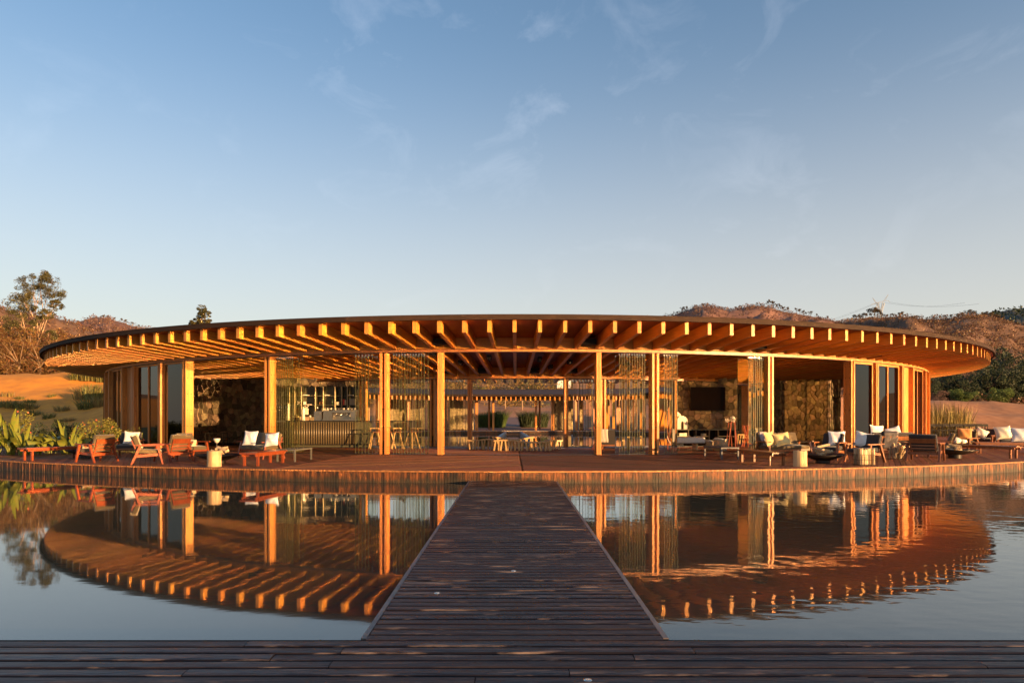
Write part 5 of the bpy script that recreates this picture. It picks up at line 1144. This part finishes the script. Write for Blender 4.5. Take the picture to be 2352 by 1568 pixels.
# bar stools
def stool(label, x, y, yaw, g_):
    o = thing('bar_stool', label, 'bar stool', (x, y, DZ), yaw, g_); m = MB(); m.lathe([(.0, .70), (.19, .705), (.20, .735), (.0, .74)][::-1], 18); m.bar((-.17, .16, .73), (-.17, .2, .86), .03); m.bar((.17, .16, .73), (.17, .2, .86), .03); m.build('seat', BRNW, o)
    m = MB(); m.tube([(-.2, .12, .86), (-.12, .21, .875), (.12, .21, .875), (.2, .12, .86)], .028, 8); m.build('backrest', BAM, o, smooth=True)
    for a, b in ((-1, -1), (1, -1), (1, 1), (-1, 1)): m = MB(); m.bar((a*.24, b*.24, 0), (a*.1, b*.1, .71), .035, .035, w2=.042); m.build('leg', BAM, o)
    m = MB()
    for a, b, c_, d_ in ((-1, -1, 1, -1), (1, -1, 1, 1), (1, 1, -1, 1), (-1, 1, -1, -1)): m.bar((a*.19, b*.19, .26), (c_*.19, d_*.19, .26), .018)
    m.build('foot_ring', STEEL, o)
for x, yaw, lb in ((-5.9, 20, 'wooden bar stool nearest the ribbed counter'), (-5.35, -30, 'wooden bar stool second from the ribbed counter'), (-4.95, 15, 'wooden bar stool third from the ribbed counter, behind the glass panels'), (-4.3, -35, 'wooden bar stool farthest right, clear of the bar top')): stool(lb, x, 29.4, R(yaw), None)
# pendant of little lamps hanging behind the glass stack (vase with golden flowers)
o = thing('flower_vase', 'dark slim vase with golden round blooms on the bar end', 'vase', on_bar(-4.85)); m = MB(); m.lathe([(.05, 0), (.06, .12), (.03, .3), (.035, .34)], 14); m.build('vase', STEEL, o, smooth=True)
q, f_ = leaves([(0, 0, .52), (.1, 0, .44), (-.12, 0, .47), (.05, .05, .6)], [(.08,)*3]*4, 60, .03); ob('blooms', npmesh('blooms', q, f_, YEL if 0 else LF_DRY2, tone=RNG.random(len(f_))), o)
# ---- right interior
o = thing('sofa', 'dark sofa seen from the back with a pale throw, left of the glass stack', 'sofa', (PX(1426, 29.3), 29.3, DZ), R(180)); cushion('sofa_back', 1.9, .16, .62, CHAR, o, (0, .38, .52), (R(-4), 0, 0), .05); cushion('sofa_seat', 1.9, .8, .2, CHAR, o, (0, 0, .33), r=.05)
for a in (-1, 1): cushion('sofa_arm', .14, .86, .5, CHAR, o, (a*.93, 0, .42), r=.05)
m = MB(); m.b2(-.92, .92, -.38, .42, .13, .2)
m.build('base', BRNW, o)
for a in (-1, 1):
    for b in (-1, 1): m = MB(); m.bar((a*.85, b*.33, 0), (a*.82, b*.3, .14), .05); m.build('leg', BRNW, o)
throw('pale grey throw hanging over the left end of the dark sofa', PX(1386, 28.9), 28.9, DZ+.84, 0, mat('beige_throw', (.5, .42, .34), (.42, .35, .29), .95, nscale=40, bump=.3), .36, .55, .3, .2, 6)
o = thing('stick_stand', 'bundle of red wooden sticks forming a stand beside the dark sofa', 'stand', (PX(1371, 28.4), 28.4, DZ)); m = MB()
for k in range(6): a = k*PI/3; m = MB(); m.bar((.2*math.cos(a), .2*math.sin(a), 0), (.17*math.cos(a+2.4), .17*math.sin(a+2.4), .98), .028); m.build('stick', REDW, o)
o = thing('daybed', 'low white upholstered daybed with a tan cloth, in front of the media shelf', 'daybed', (PX(1573, 28.2), 28.2, DZ), R(3)); cushion('mattress', 1.5, .75, .24, WHT, o, (0, 0, .41), r=.06); m = MB()
for a in (-.45, .42): m.b2(a-.03, a+.03, -.3, .3, .02, .28); m.b2(a-.3, a+.22, -.04, .04, 0, .035)
m.build('base', BAM, o); throw('small tan cloth laid over the front of the white daybed', PX(1560, 27.9), 27.95, DZ+.545, 0, TAN, .42, .2, .4, .1, 7)
MS = thing('media_shelf', 'long low dark open shelf against the shaded stone wall', 'shelf', (7.7, 32.4, DZ)); m = MB(); m.b2(0, 3.75, -.25, .3, .74, .79); m.build('shelf_top', OLVC, MS)
m = MB(); m.b2(0, 3.0, -.2, .28, .12, .16); m.b2(0, 3.7, .26, .29, .12, .74); m.build('shelf_back', BLKF, MS)
for x in (.02, .62, .98, 1.6, 2.02, 2.9): m = MB(); m.b2(x-.02, x+.02, -.22, .26, .16, .74); m.build('divider', BARM, MS)
for a, b in ((.04, .6), (1.0, 1.58), (2.04, 2.88)): m = MB(); m.b2(a, b, -.2, .26, .44, .465); m.build('board', PALEM, MS)
m = MB(); m.b2(3.0, 3.5, -.23, .28, 0, .74); m.build('cabinet', BLKF, MS)
for x, z, w_, h_, lb in ((.3, .467, .2, .14, 'pale stacked books on the upper left board of the media shelf'), (.48, .467, .14, .15, 'square pale box beside the stacked books on the media shelf'), (.45, .165, .2, .12, 'pale books on the bottom left board of the media shelf'), (1.35, .467, .22, .12, 'gold toned books on the middle board of the media shelf'), (1.25, .165, .34, .08, 'flat white books at the bottom of the middle media shelf bay'), (1.5, .165, .12, .14, 'small pale box at the bottom of the middle media shelf bay')):
    m = MB(); m.b2(-w_/2, w_/2, -.1, .1, 0, h_); tag(m.build('books', BOOK, loc=(7.7+x, 32.3, DZ+z)), lb, 'books')
xorn('white X shaped ornament standing in the media shelf', 7.7+.82, 32.25, DZ+.18, .32)
def arch_piece(label, x, z, W_, H_, t_, y=32.3):
    n = 16; out_ = []; inn = []; r = W_/2; th = W_*.36 if W_ > .3 else .1
    zc = H_-r; ri = W_*.13; zi = zc*.72
    for i in range(n+1): a = PI-PI*i/n; out_.append((r*math.cos(a), zc+r*math.sin(a))); inn.append((ri*math.cos(a), zi+ri*1.6*math.sin(a)))
    out_ = [(-r, 0)]+out_+[(r, 0)]; inn = [(-ri, 0)]+inn+[(ri, 0)]; k = len(out_); V_ = [(p[0], -t_/2, p[1]) for p in out_+inn]+[(p[0], t_/2, p[1]) for p in out_+inn]; Fc = []
    for i in range(k-1): Fc += [(i, i+1, k+i+1, k+i), (2*k+i, 3*k+i, 3*k+i+1, 2*k+i+1), (i, 2*k+i, 2*k+i+1, i+1), (k+i, k+i+1, 3*k+i+1, 3*k+i)]
    Fc += [(0, k, 3*k, 2*k), (k-1, 3*k-1, 4*k-1, 2*k-1)]
    m = MB(); m.add(V_, Fc); tag(m.build('arch_sculpture', PLAS, loc=(x, y, z)), label, 'sculpture')
arch_piece('taller narrow white arch sculpture on the left end of the media shelf', PX(1555, 32.3), DZ+.792, .42, .80, .12, 32.42); arch_piece('lower wide white arch sculpture overlapping the taller one on the shelf', PX(1568, 32.1), DZ+.792, .50, .62, .12, 32.2)
o = thing('television', 'large black wall screen on the shaded stone wall', 'television', (9.5, 33.12, 0)); m = MB(); m.b2(-.82, .82, -.03, .03, 2.0, 3.1); m.build('screen', TVM, o); m = MB()
for a in (-.83, .83): m.b2(a-.012, a+.012, -.035, .035, 1.985, 3.115)
for z in (1.99, 3.11): m.b2(-.82, .82, -.035, .035, z-.01, z+.01)
m.build('bezel', BLKF, o)
o = thing('tripod_stand', 'tall red tripod flower stand between media shelf and yellow pillows', 'stand', (PX(1681, 29.2), 29.2, DZ)); 
for k in range(5): a = k*2*PI/5; m = MB(); m.bar((.26*math.cos(a), .26*math.sin(a), 0), (.13*math.cos(a+.5), .13*math.sin(a+.5), 1.16), .035); m.build('leg', REDW, o)
m = MB(); m.lathe([(.10, .52), (.10, .54)], 16); m.lathe([(.15, 1.14), (.15, 1.165)], 18); m.build('ring', REDW, o)
def bloom(label, x, y, z, r_, n=150):
    q, f_ = leaves([(0, 0, 0)], [(r_, r_, r_*.9)], n, .03, asp=.9, shell=.7); o = thing('white_flowers', label, 'flowers', (x, y, z)); ob('blooms', npmesh('blooms', q, f_, PLAS), o); m = MB(); m.tube([(0, 0, -r_*3.5), (0, 0, -r_*.5)], .012, 6); m.build('stem', STEEL, o)
bloom('round white flower bunch on top of the red tripod stand', PX(1683, 29.2), 29.2, DZ+1.27, .13); bloom('small upright white flower left of the red tripod stand', PX(1670, 31), 31, 1.52+.0, .09, 80)
o = thing('glass_vase', 'tall pale candle vase on a white tray at the shelf right end', 'vase', (PX(1697, 32.2), 32.2, DZ+.792)); m = MB(); m.lathe([(.24, 0), (.25, .02)], 20); m.build('tray', PLAS, o); m = MB(); m.lathe([(.09, .02), (.09, .42), (.08, .42), (.0, .05)], 16); m.build('vase', CERAM, o, smooth=True)
def basket(label, x, y, w, h):
    o = thing('wicker_basket', label, 'basket', (x, y, DZ)); m = MB(); m.lathe([(w*.42, 0), (w*.5, h*.5), (w*.5, h), (w*.47, h), (w*.45, h*.6), (.0, h*.55)], 22); m.build('basket', WICK, o, smooth=True)
    m = MB(); m.tube([(w*.5*math.cos(a*PI/11), w*.5*math.sin(a*PI/11), h) for a in range(23)], .018, 6); m.build('rim', PLAS, o, smooth=True)
    cushion('blanket', w*.7, w*.7, .16, CREAM, o, (0, 0, h*.92), (.1, .1, .3), .05)
basket('large wicker basket with a folded blanket beside the red tripod stand', PX(1655, 27.6), 27.6, .56, .46); basket('small pale wicker basket left of the large one', PX(1630, 28.2), 28.2, .3, .36)
# things behind the right glazing
o = thing('floor_lamp', 'slim pale lamp with orange shade behind the first right window', 'lamp', (PX(1967, 31), 31, DZ)); m = MB(); m.lathe([(.1, 0), (.1, .02), (.015, .03), (.015, .5)], 12); m.build('stem', PLAS, o); m = MB(); m.lathe([(.1, .5), (.1, .68)], 16); m.build('lamp_shade', ORA, o)
# ---- parked truck up on the hillside behind
d = 152; zt = gz(1310, d); o = thing('parked_truck', 'small white box truck parked high on the dry hillside behind the pavilion', 'truck', (PX(1303, d), d, zt+.2), R(4)); WP = mat('white_truck_paint', (.7, .66, .6), (.62, .58, .52), .35, nscale=4)
m = MB(); m.b2(-2.4, .6, -1, 1, .75, 2.5); m.build('cargo_box', WP, o); m = MB(); m.add([(.7, -.9, .5), (2.3, -.9, .5), (2.3, -.9, 1.2), (1.75, -.9, 2.0), (.7, -.9, 2.05), (.7, .9, .5), (2.3, .9, .5), (2.3, .9, 1.2), (1.75, .9, 2.0), (.7, .9, 2.05)], [(4, 3, 2, 1, 0), (5, 6, 7, 8, 9), (0, 1, 6, 5), (1, 2, 7, 6), (2, 3, 8, 7), (3, 4, 9, 8), (4, 0, 5, 9)]); m.build('cab', WP, o)
m = MB(); m.b2(.95, 1.7, -.912, -.9, 1.25, 1.85); m.b2(.95, 1.7, .9, .912, 1.25, 1.85); m.add([(2.31, -.8, 1.22), (2.31, .8, 1.22), (1.79, .8, 1.95), (1.79, -.8, 1.95)], [(0, 1, 2, 3)]); m.build('window', TVM, o)
for x in (-1.6, 1.5):
    for s_ in (-1, 1): m = MB(); m.tube([(x, s_*.75, .38), (x, s_*.98, .38)], .38, 18); w_ = m.build('wheel', BLKF, o); m = MB(); m.tube([(x, s_*.981, .38), (x, s_*.99, .38)], .18, 12); m.build('hub', BRUSH, w_)
m = MB(); m.b2(-2.4, 2.2, -.5, .5, .4, .6); m.build('chassis', BLKF, o)
# round bushes and posts by the entrance path
for lb, u, h, w_, sd_ in (('big round dark green bush left of the entrance path, outer one', 1110, 2.4, 1.9, 1), ('big round dark green bush left of the entrance path, nearest to it', 1143, 2.8, 2.3, 2), ('big round dark green bush right of the entrance path, nearest to it', 1212, 2.6, 2.3, 3), ('big round dark green bush right of the entrance path, outer one', 1240, 2.4, 2.2, 4)):
    d = 86; o = thing('round_bush', lb, 'bush', (PX(u, d), d, gz(u, d))); o2 = ob('blades', blades('blades', [(0, 0, 0, 1)], 900, h*.78, w_*.42, .05, LF_DRK if sd_ > 2 else LF_GRN, seed=sd_, lean=.55), o)
    q, f_ = leaves([(0, 0, h*.3)], [(w_*.5, w_*.5, h*.42)], 900, .1, rng=np.random.default_rng(sd_)); ob('foliage', npmesh('foliage', q, f_, LF_DRK, tone=np.random.default_rng(sd_).random(len(f_))), o)
for u, d, h, lb in ((1121, 112, 3.8, 'thin bare tree trunk left of the far path'), (1160, 120, 3.0, 'pale thin post standing beside the far sand road'), (1199, 118, 4.2, 'pale bare tree trunk in the middle of the far hillside')):
    o = thing('bare_trunk', lb, 'bare trunk', (PX(u, d), d, gz(u, d))); m = MB(); m.tube([(0, 0, -.2), (.05, 0, h*.5), (-.03, 0, h)], [.12, .08, .03], 7); m.tube([(.05, 0, h*.5), (.4, .1, h*.9)], [.05, .015], 5); m.tube([(.03, 0, h*.4), (-.35, .1, h*.75)], [.04, .015], 5); m.build('trunk', BARKP, o, smooth=True)

# ================================================================= GARDEN PLANTS on the left
def leaf_blade(L_, W_, stem, bend, fold, n=8, twist=0., paddle=True):
    """one broad leaf on a stalk, rising along +Z and arching to +Y"""
    V_ = []; Fc = []; pts = []
    for i in range(n+1):
        t_ = i/n; a = bend*t_**1.4; pts.append((math.sin(a)*L_*t_*.75, math.cos(a*.8)*L_*t_))
    y0, z0_ = bend*stem*.18, stem
    for i, (yy, zz) in enumerate(pts):
        t_ = i/n; w = W_*(math.sin(PI*min(1, t_**.75))**.7 if paddle else (1-t_)**.6*min(1, t_*6)) if 0 < i < n else .004
        for s_ in (-1, 0, 1): V_.append((s_*w*.5*math.cos(fold), y0+yy-abs(s_)*w*.5*math.sin(fold)*-.6, z0_+zz+abs(s_)*w*.22*math.sin(fold)+.012*math.sin(i*2.3)*abs(s_)))
    for i in range(n):
        for j in (0, 1): a = i*3+j; Fc.append((a, a+1, a+4, a+3))
    m = MB(); m.add(V_, Fc); m.tube([(0, 0, 0), (0, y0*.4, stem*.55), (0, y0, stem+.02)], [.022, .017, .010], 6); return m
LMESH = [leaf_blade(.62, .20, .45, .5, .5).mesh('leaf', LF_BAN, True), leaf_blade(.75, .17, .55, .25, .6).mesh('leaf', LF_BAN, True), leaf_blade(.55, .24, .35, .9, .35).mesh('leaf', LF_BAN, True)]
EMESH = [leaf_blade(.50, .44, .62, 1.7, .3).mesh('leaf', LF_BAN, True), leaf_blade(.44, .40, .5, 2.1, .25).mesh('leaf', LF_BAN, True)]
for me in LMESH+EMESH:
    a = me.attributes.new('tone', 'FLOAT', 'FACE'); a.data.foreach_set('value', np.full(len(me.polygons), .5, np.float32)*1.+np.random.default_rng(2).random(len(me.polygons)).astype(np.float32)*.3-.15)
def broad_plant(label, u, d, n, s_, kind, seed, lean=.35):
    rnd = random.Random(seed); o = thing('broad_leaf_plant', label, 'plant', (PX(u, d), d, .2)); 
    for i in range(n):
        me = (LMESH if kind == 's' else EMESH)[rnd.randrange(3 if kind == 's' else 2)]; l = ob('leaf', me, o, (rnd.uniform(-.1, .1), rnd.uniform(-.1, .1), 0)); az = rnd.uniform(0, 2*PI)
        l.rotation_euler = (-rnd.uniform(.02, lean), rnd.uniform(-.25, .25), az); k = s_*rnd.uniform(.7, 1.12); l.scale = (k, k, k)
for a in [('tallest clump of upright paddle leaves at the far left picture edge', 22, 24.6, 26, 1.32, 's', 1), ('clump of paddle leaves just right of the tallest one at far left', 50, 24.2, 16, 1.0, 's', 2), ('broad heart leaf plant left of the pair behind the long bench table', 66, 24.6, 9, 1.02, 'e', 3), ('broad heart leaf plant right of the pair behind the long bench table', 92, 24.8, 10, 1.05, 'e', 4), ('smaller heart leaf plant between the bench and the paddle leaves', 116, 25.3, 8, .92, 'e', 5), ('paddle leaf plant leaning right before the flowering bush', 153, 25.2, 18, 1.12, 's', 6, .5), ('low heart leaf plant at the foot of the flowering bush', 204, 25.6, 8, .72, 'e', 7), ('pale small leaf plant beside the leaning paddle leaves', 178, 25.0, 6, .6, 's', 8), ('paddle leaf plant cut off by the left picture edge', -14, 24.6, 20, 1.25, 's', 9)]: broad_plant(*a)
def flower_bush(label, u, d, h, w_, n, seed, nf=40):
    rng = np.random.default_rng(seed); o = thing('flowering_bush', label, 'bush', (PX(u, d), d, .2)); k = 26; c = []; rr = []; m = MB(); rnd = random.Random(seed)
    for i in range(k):
        a = rng.uniform(0, 2*PI); r0 = w_*.45*math.sqrt(rng.random()); z = h*(.25+.65*rng.random())*(1-.35*(r0/(w_*.45))**2); p_ = (r0*math.cos(a), r0*math.sin(a), z); c.append(p_); q_ = w_*rng.uniform(.08, .15); rr.append((q_, q_, q_*1.1)); m.tube([(0, 0, 0), (p_[0]*.5, p_[1]*.5, z*.55), p_], [.02, .012, .004], 5)
    m.build('stems', BARKD, o); q, f_ = leaves(c, rr, n, .035, rng=rng); ob('foliage', npmesh('foliage', q, f_, LF_YG, tone=rng.random(len(f_))), o)
    q, f_ = leaves(c, np.array(rr)*1.15, max(1, nf//k+1), .035, asp=.8, rng=rng, shell=.9); ob('flowers', npmesh('flowers', q, f_, FLOW), o, kind='stuff')
flower_bush('dense bush with orange flowers beside the left corner glazing', 250, 26.8, 1.55, 2.4, 130, 1, 60); flower_bush('tall loose bush with orange flowers behind the far left paddle leaves', 42, 26.0, 1.85, 1.5, 70, 2, 30); flower_bush('slim flowering shoot rising behind the leaning paddle leaves', 176, 27.5, 1.35, .6, 26, 3, 26)
rng = np.random.default_rng(9)
for u, d, h, w_, lb in ((100, 28.5, 1.0, 1.6, 'low dark green hedge shrub, left of three behind the heart leaf plants'), (130, 29, 1.35, 1.7, 'low dark green hedge shrub, middle of three behind the heart leaf plants'), (160, 29.5, 1.35, 1.6, 'low dark green hedge shrub, right of three behind the heart leaf plants'), (205, 30, 1.1, 1.6, 'low dark green shrub behind the flowering bush')):
    o = thing('dark_shrub', lb, 'shrub', (PX(u, d), d, .2)); c = np.stack([rng.uniform(-w_/2, w_/2, 16), rng.uniform(-.5, .5, 16), h*(.2+.65*rng.random(16))], 1); q, f_ = leaves(c, np.full((16, 3), .24), 110, .045, rng=rng); ob('foliage', npmesh('foliage', q, f_, LF_DRK, tone=rng.random(len(f_))), o)
    m = MB(); 
    for k in range(6): m.tube([(0, 0, 0), tuple(c[k])], [.018, .005], 5)
    m.build('stems', BARKD, o)

relabel('black dining chairs, near row', 'black dining chair in the near row by the far water, {} from the left')
relabel('black dining chairs, far row', 'black dining chair in the far row by the far water, {} from the left')
for g_ in sorted({o['group'] for o in COL.objects if o.parent is None and o.get('category') == 'firewood'}):
    ms_ = [o for o in COL.objects if o.get('group') == g_]; base_ = ms_[0]['label']
    for i, o in enumerate(ms_): o['label'] = base_+', '+(('lowest of the pile' if i == 0 else 'top of the pile' if i == len(ms_)-1 else ORD[i]+' from below') if 'basket' not in base_ else ORD[i]+(' from the front left' if 'square' in base_ else ' of its logs'))
relabel('cups on the espresso machine', 'small cup on top of the espresso machine, {} from the left')
relabel('small bottles on the bar end', 'small dark bottle at the right end of the ribbed counter, {} from the left')
